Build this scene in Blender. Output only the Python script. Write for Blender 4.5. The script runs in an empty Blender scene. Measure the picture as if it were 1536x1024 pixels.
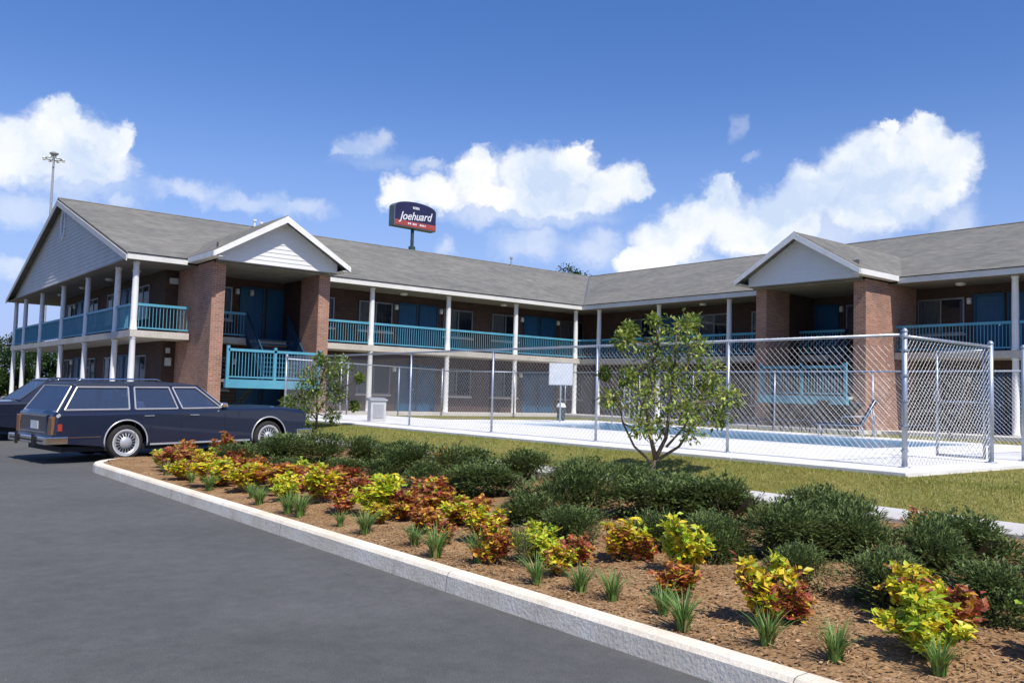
import bpy, bmesh, math, random
from mathutils import Vector, Matrix
R = math.radians
random.seed(7)
SC = bpy.context.scene
COL = SC.collection

# ------------------------------------------------------------------ helpers
class MB:
    """collects geometry; build() links it as ONE mesh object"""
    def __init__(s): s.v = []; s.f = []; s.m = []; s.c = None
    def face(s, pts, m=0):
        i = len(s.v); s.v += [tuple(p) for p in pts]; s.f.append(tuple(range(i, i + len(pts)))); s.m.append(m)
    def hexa(s, p, m=0):                      # 8 points: bottom ring 0-3, top ring 4-7 (ccw from above)
        i = len(s.v); s.v += [tuple(q) for q in p]
        for f in ((3, 2, 1, 0), (4, 5, 6, 7), (0, 1, 5, 4), (1, 2, 6, 5), (2, 3, 7, 6), (3, 0, 4, 7)):
            s.f.append(tuple(i + k for k in f)); s.m.append(m)
        return s
    def box(s, x0, x1, y0, y1, z0, z1, m=0):
        return s.hexa([(x0, y0, z0), (x1, y0, z0), (x1, y1, z0), (x0, y1, z0), (x0, y0, z1), (x1, y0, z1), (x1, y1, z1), (x0, y1, z1)], m)
    def prism(s, poly, off, m=0):             # planar polygon pushed along vector off
        off = Vector(off); a = [Vector(p) for p in poly]; b = [p + off for p in a]
        n = len(a); i = len(s.v); s.v += [tuple(p) for p in a + b]
        s.f.append(tuple(range(i + n - 1, i - 1, -1))); s.m.append(m)
        s.f.append(tuple(range(i + n, i + 2 * n))); s.m.append(m)
        for k in range(n):
            l = (k + 1) % n; s.f.append((i + k, i + l, i + n + l, i + n + k)); s.m.append(m)
        return s
    def tube(s, pts, r, n=8, m=0, caps=True):
        pts = [Vector(p) for p in pts]
        rs = r if isinstance(r, (list, tuple)) else [r] * len(pts)
        base = len(s.v); ref = None
        for k, p in enumerate(pts):
            d = (pts[min(k + 1, len(pts) - 1)] - pts[max(k - 1, 0)]).normalized()
            if ref is None:
                ref = d.orthogonal().normalized()
                if abs(d.z) > .9: ref = Vector((1, 0, 0))
            a = (ref - d * ref.dot(d)).normalized(); b = d.cross(a); ref = a
            for j in range(n):
                t = 2 * math.pi * j / n; s.v.append(tuple(p + (a * math.cos(t) + b * math.sin(t)) * rs[k]))
        for k in range(len(pts) - 1):
            for j in range(n):
                q = base + k * n; l = (j + 1) % n
                s.f.append((q + j, q + l, q + n + l, q + n + j)); s.m.append(m)
        if caps:
            s.f.append(tuple(base + j for j in range(n - 1, -1, -1))); s.m.append(m)
            e = base + (len(pts) - 1) * n
            s.f.append(tuple(e + j for j in range(n))); s.m.append(m)
        return s
    def lathe(s, prof, n=24, m=0, mat=None):   # prof: (radius, height) about local z; mat places it
        mat = mat or Matrix(); base = len(s.v)
        for r, h in prof:
            for j in range(n):
                t = 2 * math.pi * j / n; s.v.append(tuple(mat @ Vector((r * math.cos(t), r * math.sin(t), h))))
        for k in range(len(prof) - 1):
            for j in range(n):
                q = base + k * n; l = (j + 1) % n
                s.f.append((q + j, q + l, q + n + l, q + n + j)); s.m.append(m)
        return s
    def xf(s, M): s.v = [tuple(M @ Vector(p)) for p in s.v]; return s
    def build(s, name, mats, parent=None, smooth=False, bevel=0, seg=2):
        me = bpy.data.meshes.new(name); me.from_pydata(s.v, [], s.f)
        for mm in (mats if isinstance(mats, (list, tuple)) else [mats]): me.materials.append(mm)
        me.polygons.foreach_set('material_index', s.m)
        if s.c:
            at = me.color_attributes.new('leafcol', 'FLOAT_COLOR', 'CORNER')
            buf = []
            for f, c in zip(s.f, s.c): buf += list(c) * len(f)
            at.data.foreach_set('color', buf)
        bm = bmesh.new(); bm.from_mesh(me)
        if not s.c and len(s.f) < 60000: bmesh.ops.recalc_face_normals(bm, faces=bm.faces)
        bm.to_mesh(me); bm.free()
        if smooth: me.polygons.foreach_set('use_smooth', [True] * len(me.polygons))
        me.update()
        o = bpy.data.objects.new(name, me); COL.objects.link(o)
        if parent: o.parent = parent
        if bevel:
            b = o.modifiers.new('bevel', 'BEVEL'); b.width = bevel; b.segments = seg; b.limit_method = 'ANGLE'; b.angle_limit = R(35)
        return o

def tag(o, label=None, cat=None, group=None, kind=None):
    for k, v in (('label', label), ('category', cat), ('group', group), ('kind', kind)):
        if v: o[k] = v
    return o
def empty(name, loc=(0, 0, 0), rz=0, label=None, cat=None, group=None):
    o = bpy.data.objects.new(name, None); COL.objects.link(o); o.location = loc; o.rotation_euler = (0, 0, rz)
    return tag(o, label, cat, group)
def clone(o, parent=None):
    c = o.copy(); COL.objects.link(c); c.parent = parent
    for ch in list(o.children): clone(ch, c)
    return c
def lerp(a, b, t): return a + (b - a) * t
def sst(a, b, x):
    t = max(0, min(1, (x - a) / (b - a))); return t * t * (3 - 2 * t)

# ------------------------------------------------------------------ materials
def newmat(name):
    m = bpy.data.materials.new(name); m.use_nodes = True; nt = m.node_tree
    b = nt.nodes['Principled BSDF']; return m, nt, b
def N(nt, t, **kw):
    n = nt.nodes.new(t)
    for k, v in kw.items():
        if k in n.inputs.keys(): n.inputs[k].default_value = v
        else: setattr(n, k, v)
    return n
def ramp(nt, fac, stops):
    r = nt.nodes.new('ShaderNodeValToRGB'); e = r.color_ramp.elements
    while len(e) < len(stops): e.new(.5)
    for k, (p, c) in enumerate(stops): e[k].position = p; e[k].color = (*c, 1) if len(c) == 3 else c
    nt.links.new(fac, r.inputs[0]); return r.outputs[0]
def mixc(nt, f, a, b, mode='MIX'):
    n = nt.nodes.new('ShaderNodeMix'); n.data_type = 'RGBA'; n.blend_type = mode
    for sock, v in ((n.inputs[0], f), (n.inputs[6], a), (n.inputs[7], b)):
        if hasattr(v, 'links'): nt.links.new(v, sock)
        else: sock.default_value = v if not isinstance(v, tuple) else (*v, 1)
    return n.outputs[2]
def noisy(name, c1, c2, scale=3, rough=.8, bump=0, bscale=60, detail=6, fine=.25, metal=0, spec=.3, coat=0):
    m, nt, b = newmat(name)
    tc = N(nt, 'ShaderNodeNewGeometry')
    n1 = N(nt, 'ShaderNodeTexNoise', Scale=scale, Detail=detail, Roughness=.6)
    nt.links.new(tc.outputs['Position'], n1.inputs['Vector'])
    n2 = N(nt, 'ShaderNodeTexNoise', Scale=bscale, Detail=3.)
    nt.links.new(tc.outputs['Position'], n2.inputs['Vector'])
    c = ramp(nt, n1.outputs[0], [(.3, c1), (.7, c2)])
    d = ramp(nt, n2.outputs[0], [(.3, (1 - fine,) * 3), (.7, (1 + fine * .4,) * 3)])
    nt.links.new(mixc(nt, 1.0, c, d, 'MULTIPLY'), b.inputs['Base Color'])
    b.inputs['Roughness'].default_value = rough; b.inputs['Metallic'].default_value = metal
    b.inputs['Specular IOR Level'].default_value = spec; b.inputs['Coat Weight'].default_value = coat
    if bump:
        bp = N(nt, 'ShaderNodeBump', Strength=bump, Distance=.01)
        nt.links.new(n2.outputs[0], bp.inputs['Height']); nt.links.new(bp.outputs[0], b.inputs['Normal'])
    return m
def brick_mat(name='red_brown_brick', k=1.0):
    m, nt, b = newmat(name)
    g = N(nt, 'ShaderNodeNewGeometry')
    sp = N(nt, 'ShaderNodeSeparateXYZ'); nt.links.new(g.outputs['Position'], sp.inputs[0])
    sn = N(nt, 'ShaderNodeSeparateXYZ'); nt.links.new(g.outputs['True Normal'], sn.inputs[0])
    ab = N(nt, 'ShaderNodeMath', operation='ABSOLUTE'); nt.links.new(sn.outputs[0], ab.inputs[0])
    gt = N(nt, 'ShaderNodeMath', operation='GREATER_THAN'); nt.links.new(ab.outputs[0], gt.inputs[0]); gt.inputs[1].default_value = .5
    mx = N(nt, 'ShaderNodeMix'); nt.links.new(gt.outputs[0], mx.inputs[0]); nt.links.new(sp.outputs[0], mx.inputs[2]); nt.links.new(sp.outputs[1], mx.inputs[3])
    cb = N(nt, 'ShaderNodeCombineXYZ'); nt.links.new(mx.outputs[0], cb.inputs[0]); nt.links.new(sp.outputs[2], cb.inputs[1])
    br = N(nt, 'ShaderNodeTexBrick', Scale=1.0)
    br.inputs['Brick Width'].default_value = .22; br.inputs['Row Height'].default_value = .075; br.inputs['Mortar Size'].default_value = .007
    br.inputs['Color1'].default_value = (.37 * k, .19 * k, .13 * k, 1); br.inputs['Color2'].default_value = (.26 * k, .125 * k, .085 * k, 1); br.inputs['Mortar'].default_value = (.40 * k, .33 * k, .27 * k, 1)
    nt.links.new(cb.outputs[0], br.inputs['Vector'])
    no = N(nt, 'ShaderNodeTexNoise', Scale=1.3, Detail=6.); nt.links.new(g.outputs['Position'], no.inputs['Vector'])
    st = ramp(nt, no.outputs[0], [(.3, (.78, .8, .82)), (.7, (1.12, 1.06, 1.0))])
    nt.links.new(mixc(nt, 1., br.outputs[0], st, 'MULTIPLY'), b.inputs['Base Color'])
    bp = N(nt, 'ShaderNodeBump', Strength=.5, Distance=.006); bp.invert = True
    nt.links.new(br.outputs['Fac'], bp.inputs['Height']); nt.links.new(bp.outputs[0], b.inputs['Normal'])
    b.inputs['Roughness'].default_value = .9
    return m
def shingle_mat():
    m, nt, b = newmat('weathered_shingle')
    g = N(nt, 'ShaderNodeNewGeometry')
    mp = N(nt, 'ShaderNodeMapping'); mp.inputs['Scale'].default_value = (1, 1, 6.5); nt.links.new(g.outputs['Position'], mp.inputs[0])
    br = N(nt, 'ShaderNodeTexNoise', Scale=2.2, Detail=4.); nt.links.new(mp.outputs[0], br.inputs['Vector'])
    no = N(nt, 'ShaderNodeTexNoise', Scale=.35, Detail=5.); nt.links.new(g.outputs['Position'], no.inputs['Vector'])
    nf = N(nt, 'ShaderNodeTexNoise', Scale=40., Detail=2.); nt.links.new(g.outputs['Position'], nf.inputs['Vector'])
    wv = N(nt, 'ShaderNodeTexWave', Scale=4.2, Distortion=.6); wv.wave_type = 'BANDS'; wv.bands_direction = 'Z'; nt.links.new(g.outputs['Position'], wv.inputs['Vector'])
    a = ramp(nt, br.outputs[0], [(.3, (.178, .173, .156)), (.7, (.250, .244, .222))])
    c = mixc(nt, 1., a, ramp(nt, no.outputs[0], [(.3, (.86, .87, .88)), (.7, (1.1, 1.08, 1.05))]), 'MULTIPLY')
    c = mixc(nt, .6, c, ramp(nt, nf.outputs[0], [(.3, (.75,) * 3), (.7, (1.15,) * 3)]), 'MULTIPLY')
    c = mixc(nt, .35, c, ramp(nt, wv.outputs[0], [(.0, (.72,) * 3), (.25, (1.,) * 3)]), 'MULTIPLY')
    sp = N(nt, 'ShaderNodeSeparateXYZ'); nt.links.new(g.outputs['Position'], sp.inputs[0])
    sn = N(nt, 'ShaderNodeSeparateXYZ'); nt.links.new(g.outputs['True Normal'], sn.inputs[0])
    ab = N(nt, 'ShaderNodeMath', operation='ABSOLUTE'); nt.links.new(sn.outputs[0], ab.inputs[0])
    gt = N(nt, 'ShaderNodeMath', operation='GREATER_THAN'); nt.links.new(ab.outputs[0], gt.inputs[0]); gt.inputs[1].default_value = .15
    mx = N(nt, 'ShaderNodeMix'); nt.links.new(gt.outputs[0], mx.inputs[0]); nt.links.new(sp.outputs[0], mx.inputs[2]); nt.links.new(sp.outputs[1], mx.inputs[3])
    cb = N(nt, 'ShaderNodeCombineXYZ'); nt.links.new(mx.outputs[0], cb.inputs[0]); nt.links.new(sp.outputs[2], cb.inputs[1])
    tb = N(nt, 'ShaderNodeTexBrick', Scale=1.); tb.inputs['Brick Width'].default_value = .34; tb.inputs['Row Height'].default_value = .048; tb.inputs['Mortar Size'].default_value = .004
    tb.inputs['Color1'].default_value = (1.12, 1.1, 1.08, 1); tb.inputs['Color2'].default_value = (.84, .85, .86, 1); tb.inputs['Mortar'].default_value = (.62, .62, .62, 1)
    nt.links.new(cb.outputs[0], tb.inputs['Vector']); c = mixc(nt, .8, c, tb.outputs[0], 'MULTIPLY')
    st2 = N(nt, 'ShaderNodeMapping'); st2.inputs['Scale'].default_value = (1.6, 1.6, .12); nt.links.new(g.outputs['Position'], st2.inputs[0])
    sx = N(nt, 'ShaderNodeTexNoise', Scale=.8, Detail=5.); nt.links.new(st2.outputs[0], sx.inputs['Vector'])
    c = mixc(nt, .7, c, ramp(nt, sx.outputs[0], [(.35, (.84, .84, .83)), (.65, (1.08, 1.07, 1.05))]), 'MULTIPLY')
    nt.links.new(c, b.inputs['Base Color']); b.inputs['Roughness'].default_value = .95; b.inputs['Specular IOR Level'].default_value = .15
    return m
def asphalt_mat():
    m, nt, b = newmat('sun_faded_asphalt')
    g = N(nt, 'ShaderNodeNewGeometry')
    n1 = N(nt, 'ShaderNodeTexNoise', Scale=.45, Detail=7., Roughness=.62); n2 = N(nt, 'ShaderNodeTexNoise', Scale=7., Detail=5., Roughness=.7)
    n3 = N(nt, 'ShaderNodeTexVoronoi', Scale=110.); n4 = N(nt, 'ShaderNodeTexNoise', Scale=160., Detail=2.); n5 = N(nt, 'ShaderNodeTexVoronoi', Scale=5.5)
    for n in (n1, n2, n3, n4, n5): nt.links.new(g.outputs['Position'], n.inputs['Vector'])
    c = ramp(nt, n1.outputs[0], [(.32, (.086, .085, .082)), (.68, (.113, .111, .107))])
    c = mixc(nt, 1., c, ramp(nt, n2.outputs[0], [(.3, (.86,) * 3), (.7, (1.12,) * 3)]), 'MULTIPLY')
    c = mixc(nt, 1., c, ramp(nt, n4.outputs[0], [(.3, (.7,) * 3), (.7, (1.3,) * 3)]), 'MULTIPLY')
    c = mixc(nt, ramp(nt, n3.outputs['Distance'], [(.06, (.55,) * 3), (.2, (0,) * 3)]), c, (.24, .23, .22))
    c = mixc(nt, ramp(nt, n5.outputs['Distance'], [(.018, (.9,) * 3), (.024, (0,) * 3)]), c, (.34, .31, .27))
    wp = N(nt, 'ShaderNodeTexNoise', Scale=1.6, Detail=6.); nt.links.new(g.outputs['Position'], wp.inputs['Vector'])
    ad = N(nt, 'ShaderNodeVectorMath', operation='MULTIPLY_ADD'); nt.links.new(wp.outputs[1], ad.inputs[0]); ad.inputs[1].default_value = (.9, .9, .9); nt.links.new(g.outputs['Position'], ad.inputs[2])
    cr = N(nt, 'ShaderNodeTexVoronoi', Scale=.33); cr.feature = 'DISTANCE_TO_EDGE'; nt.links.new(ad.outputs[0], cr.inputs['Vector'])
    c = mixc(nt, ramp(nt, cr.outputs['Distance'], [(.0012, (.16,) * 3), (.005, (0,) * 3)]), c, (.035, .035, .036))
    oi = N(nt, 'ShaderNodeTexNoise', Scale=.9, Detail=3.); nt.links.new(ad.outputs[0], oi.inputs['Vector'])
    c = mixc(nt, ramp(nt, oi.outputs[0], [(.62, (0,) * 3), (.76, (.3,) * 3)]), c, (.05, .05, .05))
    nt.links.new(c, b.inputs['Base Color']); b.inputs['Roughness'].default_value = .85; b.inputs['Specular IOR Level'].default_value = .3
    bp = N(nt, 'ShaderNodeBump', Strength=.5, Distance=.006); nt.links.new(n4.outputs[0], bp.inputs['Height']); nt.links.new(bp.outputs[0], b.inputs['Normal'])
    return m
def kerb_mat():
    m, nt, b = newmat('stained_kerb_concrete')
    g = N(nt, 'ShaderNodeNewGeometry')
    n1 = N(nt, 'ShaderNodeTexNoise', Scale=1.7, Detail=8., Roughness=.65); n2 = N(nt, 'ShaderNodeTexNoise', Scale=45., Detail=4.); n3 = N(nt, 'ShaderNodeTexNoise', Scale=6., Detail=6.)
    for n in (n1, n2, n3): nt.links.new(g.outputs['Position'], n.inputs['Vector'])
    sp = N(nt, 'ShaderNodeSeparateXYZ'); nt.links.new(g.outputs['Position'], sp.inputs[0])
    c = ramp(nt, n1.outputs[0], [(.3, (.68, .58, .43)), (.55, (.82, .73, .58)), (.7, (.88, .81, .68))])
    c = mixc(nt, 1., c, ramp(nt, n2.outputs[0], [(.3, (.88,) * 3), (.7, (1.08,) * 3)]), 'MULTIPLY')
    c = mixc(nt, ramp(nt, n3.outputs[0], [(.58, (0,) * 3), (.76, (.4,) * 3)]), c, (.36, .30, .22))
    jf = N(nt, 'ShaderNodeMath', operation='PINGPONG'); nt.links.new(sp.outputs[1], jf.inputs[0]); jf.inputs[1].default_value = 1.5
    jl = N(nt, 'ShaderNodeMath', operation='LESS_THAN'); nt.links.new(jf.outputs[0], jl.inputs[0]); jl.inputs[1].default_value = .004
    c = mixc(nt, jl.outputs[0], c, (.24, .21, .17))
    nt.links.new(c, b.inputs['Base Color']); b.inputs['Roughness'].default_value = .9
    bp = N(nt, 'ShaderNodeBump', Strength=.5, Distance=.008); nt.links.new(n2.outputs[0], bp.inputs['Height']); nt.links.new(bp.outputs[0], b.inputs['Normal'])
    return m
def leaf_mat(name, colour=None, trans=.3, rough=.5, spec=.4):
    m, nt, b = newmat(name)
    if colour is None:
        at = N(nt, 'ShaderNodeVertexColor', layer_name='leafcol'); col = at.outputs[0]
    else:
        oi = N(nt, 'ShaderNodeObjectInfo')
        g = N(nt, 'ShaderNodeNewGeometry')
        n1 = N(nt, 'ShaderNodeTexNoise', Scale=9., Detail=4.); nt.links.new(g.outputs['Position'], n1.inputs['Vector'])
        col = ramp(nt, n1.outputs[0], [(.3, tuple(x * .65 for x in colour)), (.7, tuple(x * 1.35 for x in colour))])
    nt.links.new(col, b.inputs['Base Color']); b.inputs['Roughness'].default_value = rough; b.inputs['Specular IOR Level'].default_value = spec
    tr = N(nt, 'ShaderNodeBsdfTranslucent'); nt.links.new(col, tr.inputs[0])
    mx = N(nt, 'ShaderNodeMixShader'); mx.inputs[0].default_value = trans
    nt.links.new(b.outputs[0], mx.inputs[1]); nt.links.new(tr.outputs[0], mx.inputs[2])
    nt.links.new(mx.outputs[0], nt.nodes['Material Output'].inputs[0])
    return m
def glass_mat(name, tint, rough=.02, trans=.55, base=(.02, .03, .045)):
    m, nt, b = newmat(name)
    b.inputs['Base Color'].default_value = (*base, 1); b.inputs['Roughness'].default_value = rough; b.inputs['Specular IOR Level'].default_value = .7
    t = N(nt, 'ShaderNodeBsdfTransparent'); t.inputs[0].default_value = (*tint, 1)
    mx = N(nt, 'ShaderNodeMixShader'); mx.inputs[0].default_value = trans
    nt.links.new(b.outputs[0], mx.inputs[1]); nt.links.new(t.outputs[0], mx.inputs[2]); nt.links.new(mx.outputs[0], nt.nodes['Material Output'].inputs[0])
    return m

M = {}
M['brick'] = brick_mat(); M['shadebrick'] = brick_mat('brick_darkened_for_shade', .2); M['shingle'] = shingle_mat(); M['asphalt'] = asphalt_mat(); M['kerb'] = kerb_mat()  # second brick is the same brick with gallery shade put into its colour
M['white'] = noisy('white_trim_paint', (.70, .68, .64), (.80, .79, .76), 2.5, .6, .1, 40, fine=.1)
M['column'] = noisy('white_column_paint', (.74, .74, .72), (.83, .82, .80), 1.6, .55, .1, 30, fine=.08)
M['slab'] = noisy('painted_slab_edge', (.46, .42, .36), (.60, .56, .49), 1.2, .85, .2, 40)
M['siding'] = noisy('vinyl_lap_siding', (.66, .65, .63), (.72, .71, .70), .9, .5, .08, 40, fine=.06)
M['gablesiding'] = noisy('grey_lap_siding', (.52, .505, .475), (.60, .585, .555), .9, .6, .1, 40, fine=.1)
M['fascia'] = noisy('cream_fascia_paint', (.62, .60, .55), (.74, .72, .67), 1.5, .6, .1, 40, fine=.1)
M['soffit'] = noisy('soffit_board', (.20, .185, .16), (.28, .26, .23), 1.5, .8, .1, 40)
M['teal'] = noisy('teal_rail_paint', (.08, .285, .39), (.115, .36, .47), 1.4, .45, .1, 50, fine=.12)
M['door'] = noisy('blue_door_paint', (.012, .065, .14), (.018, .09, .18), 1.5, .4, .05, 40, fine=.1)
M['doorframe'] = noisy('blue_frame_paint', (.012, .055, .11), (.018, .075, .14), 1.5, .5, .05, 40, fine=.1)
M['alu'] = noisy('aluminium_frame', (.20, .20, .20), (.27, .27, .27), 4, .4, 0, 40, metal=.6)
M['curtain'] = noisy('beige_curtain', (.48, .45, .38), (.60, .57, .5), 6, .9, .2, 30)
M['pane'] = glass_mat('window_glass', (.85, .88, .9), .03, .7)
M['lamp'] = noisy('frosted_lamp_cover', (.66, .65, .6), (.74, .73, .7), 6, .3, 0, 40, fine=.05)
M['concrete'] = noisy('pool_deck_concrete', (.66, .64, .59), (.85, .83, .79), 1.3, .9, .3, 50, fine=.15)
M['walk'] = noisy('walk_concrete', (.52, .49, .45), (.66, .63, .58), .9, .9, .3, 50, fine=.18)
M['coping'] = noisy('pool_coping', (.62, .61, .60), (.74, .73, .71), 1.5, .7, .2, 50, fine=.1)
M['basin'] = noisy('pool_basin_paint', (.42, .66, .82), (.48, .70, .85), 1, .5)
M['tile'] = noisy('dark_waterline_tile', (.03, .07, .12), (.05, .1, .16), 4, .3)
M['lawnsoil'] = noisy('lawn_ground', (.19, .175, .05), (.30, .265, .09), 1.1, 1., .6, 25, fine=.5, spec=.05)
M['grass'] = None
M['mulch'] = noisy('brown_mulch', (.27, .155, .075), (.42, .265, .135), 2.2, 1., .9, 45, fine=.55, spec=.05)
M['galv'] = noisy('galvanised_steel', (.34, .38, .44), (.46, .50, .56), 6, .42, 0, 60, metal=.55, fine=.12)
M['wire'] = noisy('galvanised_wire', (.27, .28, .30), (.38, .39, .41), 6, .45, 0, 60, metal=.4, fine=.1)
M['bark'] = noisy('grey_brown_bark', (.10, .075, .05), (.19, .15, .11), 8, .95, .8, 60, fine=.4)
M['navy'] = noisy('navy_car_paint', (.0065, .012, .031), (.0085, .0145, .037), 1.5, .32, 0, 200, fine=.05, spec=.5, coat=.6)
M['roofnavy'] = noisy('navy_car_roof', (.016, .018, .028), (.02, .023, .034), 1.5, .5, 0, 200, fine=.05, spec=.5, coat=.3)
M['blackcar'] = noisy('dark_blue_car_paint', (.010, .013, .025), (.014, .017, .032), 1.5, .25, 0, 200, fine=.05, spec=.5, coat=.7)
M['chrome'] = noisy('chrome_trim', (.72, .72, .73), (.8, .8, .8), 3, .16, 0, 60, metal=1, fine=.05)
M['rubber'] = noisy('tyre_rubber', (.02, .02, .02), (.04, .038, .036), 5, .85, .2, 60)
M['carglass'] = glass_mat('car_glass', (.74, .84, .94), .02, .62, (.075, .105, .175))  # raised blue base colour paints in the sky reflected by the windows
M['bright'] = noisy('bright_trim', (.50, .50, .50), (.58, .58, .58), 3, .32, 0, 60, metal=.45, fine=.05)
M['interior'] = noisy('car_interior', (.28, .32, .40), (.38, .42, .50), 4, .9)
M['tail'] = noisy('red_tail_lens', (.28, .03, .02), (.4, .05, .03), 4, .2)
M['amber'] = noisy('brown_lens', (.16, .08, .04), (.24, .12, .06), 4, .25)
M['black'] = noisy('black_trim', (.012, .012, .013), (.02, .02, .02), 4, .6)
M['plate'] = noisy('licence_plate', (.5, .52, .55), (.62, .64, .66), 6, .5)
M['signblue'] = noisy('sign_navy_face', (.022, .024, .07), (.03, .03, .085), .8, .4)
M['signred'] = noisy('sign_red_band', (.34, .06, .055), (.42, .09, .08), 1.2, .4)
M['signgreen'] = noisy('sign_cabinet', (.10, .14, .16), (.14, .18, .2), 1.5, .6)
M['signpole'] = noisy('dark_green_pole', (.03, .06, .065), (.05, .085, .09), 2, .6)
M['signwhite'] = noisy('sign_lettering', (.74, .75, .78), (.8, .8, .82), 2, .5)
M['grey'] = noisy('grey_metal', (.34, .35, .36), (.44, .45, .46), 4, .5, .1, 40, metal=.3)
M['pedestal'] = noisy('pale_grey_cabinet', (.50, .51, .50), (.6, .6, .59), 3, .6, .1, 40)
M['strap'] = noisy('dark_blue_strap', (.02, .035, .06), (.035, .05, .08), 6, .7)
M['bluestrap'] = noisy('white_strap', (.6, .6, .6), (.7, .7, .7), 6, .6)

# ------------------------------------------------------------------ camera
cam = bpy.data.cameras.new('camera'); co = bpy.data.objects.new('camera', cam); COL.objects.link(co)
f = Vector((.6266, .7770, .0608)); r = Vector((.7801, -.6250, .0283))
r = (r - f * r.dot(f) / f.length_squared).normalized(); f.normalize(); u = r.cross(f)
CAM = Vector((-30.828, -32.536, .890))
co.matrix_world = Matrix(((r.x, u.x, -f.x, CAM.x), (r.y, u.y, -f.y, CAM.y), (r.z, u.z, -f.z, CAM.z), (0, 0, 0, 1)))
cam.sensor_width = 36; cam.lens = 30.68; cam.clip_end = 3000; cam.clip_start = .05
SC.camera = co

# ------------------------------------------------------------------ light and sky
SUN_EL, SUN_AZ = R(54), R(189.5)     # azimuth measured from +Y towards +X
sd = Vector((math.sin(SUN_AZ) * math.cos(SUN_EL), math.cos(SUN_AZ) * math.cos(SUN_EL), math.sin(SUN_EL)))
sl = bpy.data.lights.new('sun', 'SUN'); sl.energy = 4.6; sl.angle = R(.53); sl.color = (1, .955, .88)
so = bpy.data.objects.new('sun', sl); COL.objects.link(so); so.rotation_euler = sd.to_track_quat('Z', 'Y').to_euler(); so.location = (-20, -40, 60)
W = bpy.data.worlds.new('World'); SC.world = W; W.use_nodes = True; nt = W.node_tree
bg = nt.nodes['Background']
sky = N(nt, 'ShaderNodeTexSky'); sky.sky_type = 'NISHITA'; sky.sun_disc = False
sky.sun_elevation = SUN_EL; sky.sun_rotation = SUN_AZ; sky.air_density = 1.25; sky.dust_density = .35; sky.ozone_density = 3.0; sky.altitude = 100
SKY = .085
tc = N(nt, 'ShaderNodeTexCoord')
# every cloud sits at a compass direction u (radians from +Y to +X) and an elevation v
sp = N(nt, 'ShaderNodeSeparateXYZ'); nt.links.new(tc.outputs['Generated'], sp.inputs[0])
at = N(nt, 'ShaderNodeMath', operation='ARCTAN2'); nt.links.new(sp.outputs[0], at.inputs[0]); nt.links.new(sp.outputs[1], at.inputs[1])
asn = N(nt, 'ShaderNodeMath', operation='ARCSINE'); nt.links.new(sp.outputs[2], asn.inputs[0])
uv = N(nt, 'ShaderNodeCombineXYZ'); nt.links.new(at.outputs[0], uv.inputs[0]); nt.links.new(asn.outputs[0], uv.inputs[1])
def warp(src, scale, amt, det):
    n = N(nt, 'ShaderNodeTexNoise', Scale=scale, Detail=det, Roughness=.62); nt.links.new(src, n.inputs['Vector'])
    a = N(nt, 'ShaderNodeVectorMath', operation='SUBTRACT'); nt.links.new(n.outputs[1], a.inputs[0]); a.inputs[1].default_value = (.5, .5, .5)
    b = N(nt, 'ShaderNodeVectorMath', operation='MULTIPLY_ADD'); nt.links.new(a.outputs[0], b.inputs[0]); b.inputs[1].default_value = (amt, amt, 0); nt.links.new(src, b.inputs[2])
    return b.outputs[0]
wuv = warp(uv.outputs[0], 28, .042, 8.)
wuv = warp(wuv, 110, .012, 5.)
def blobs(L):
    cur = None
    for (x, y, a, b) in L:
        d = f + r * ((x - 768) / 1309) - u * ((y - 512) / 1309); d.normalize()
        s = N(nt, 'ShaderNodeVectorMath', operation='SUBTRACT'); nt.links.new(wuv, s.inputs[0]); s.inputs[1].default_value = (math.atan2(d.x, d.y), math.asin(d.z), 0)
        m_ = N(nt, 'ShaderNodeVectorMath', operation='MULTIPLY'); nt.links.new(s.outputs[0], m_.inputs[0]); m_.inputs[1].default_value = (1309 / a, 1309 / b, 0)
        l = N(nt, 'ShaderNodeVectorMath', operation='LENGTH'); nt.links.new(m_.outputs[0], l.inputs[0])
        if cur is None: cur = l.outputs['Value']
        else:
            k = N(nt, 'ShaderNodeMath', operation='SMOOTH_MIN'); nt.links.new(cur, k.inputs[0]); nt.links.new(l.outputs['Value'], k.inputs[1]); k.inputs[2].default_value = .25; cur = k.outputs[0]
    return cur
SOLID = [(20, 232, 75, 42), (95, 200, 48, 40), (93, 172, 20, 26), (140, 215, 45, 32), (186, 218, 16, 34), (110, 240, 85, 36), (-60, 225, 80, 60),
         (600, 290, 38, 26), (645, 292, 60, 30), (715, 262, 42, 40), (722, 236, 16, 20), (790, 262, 55, 38), (850, 254, 55, 40), (868, 228, 30, 20), (920, 276, 55, 30), (960, 287, 26, 20), (800, 300, 140, 26),
         (1080, 305, 36, 42), (1086, 275, 20, 22), (1040, 335, 52, 36), (1005, 365, 62, 36), (965, 395, 55, 26), (1130, 345, 70, 44), (1190, 322, 50, 46), (1220, 285, 44, 42), (1290, 255, 56, 50), (1340, 238, 52, 44), (1382, 212, 36, 36), (1386, 188, 22, 20), (1425, 238, 38, 32), (1338, 194, 12, 14), (1400, 280, 46, 44), (1320, 300, 80, 50)]
FAINT = [(90, 270, 105, 26), (545, 222, 40, 20), (572, 210, 22, 18), (515, 230, 20, 9), (290, 285, 60, 17), (370, 306, 66, 14), (445, 312, 55, 15), (180, 302, 16, 11), (-20, 310, 110, 26), (20, 400, 40, 14),
         (790, 368, 62, 26), (806, 352, 34, 16), (890, 376, 50, 28), (908, 360, 28, 20), (670, 376, 18, 18), (780, 320, 150, 22), (1230, 345, 110, 42), (1430, 330, 32, 30), (1000, 400, 90, 26), (640, 250, 30, 10)]
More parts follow.
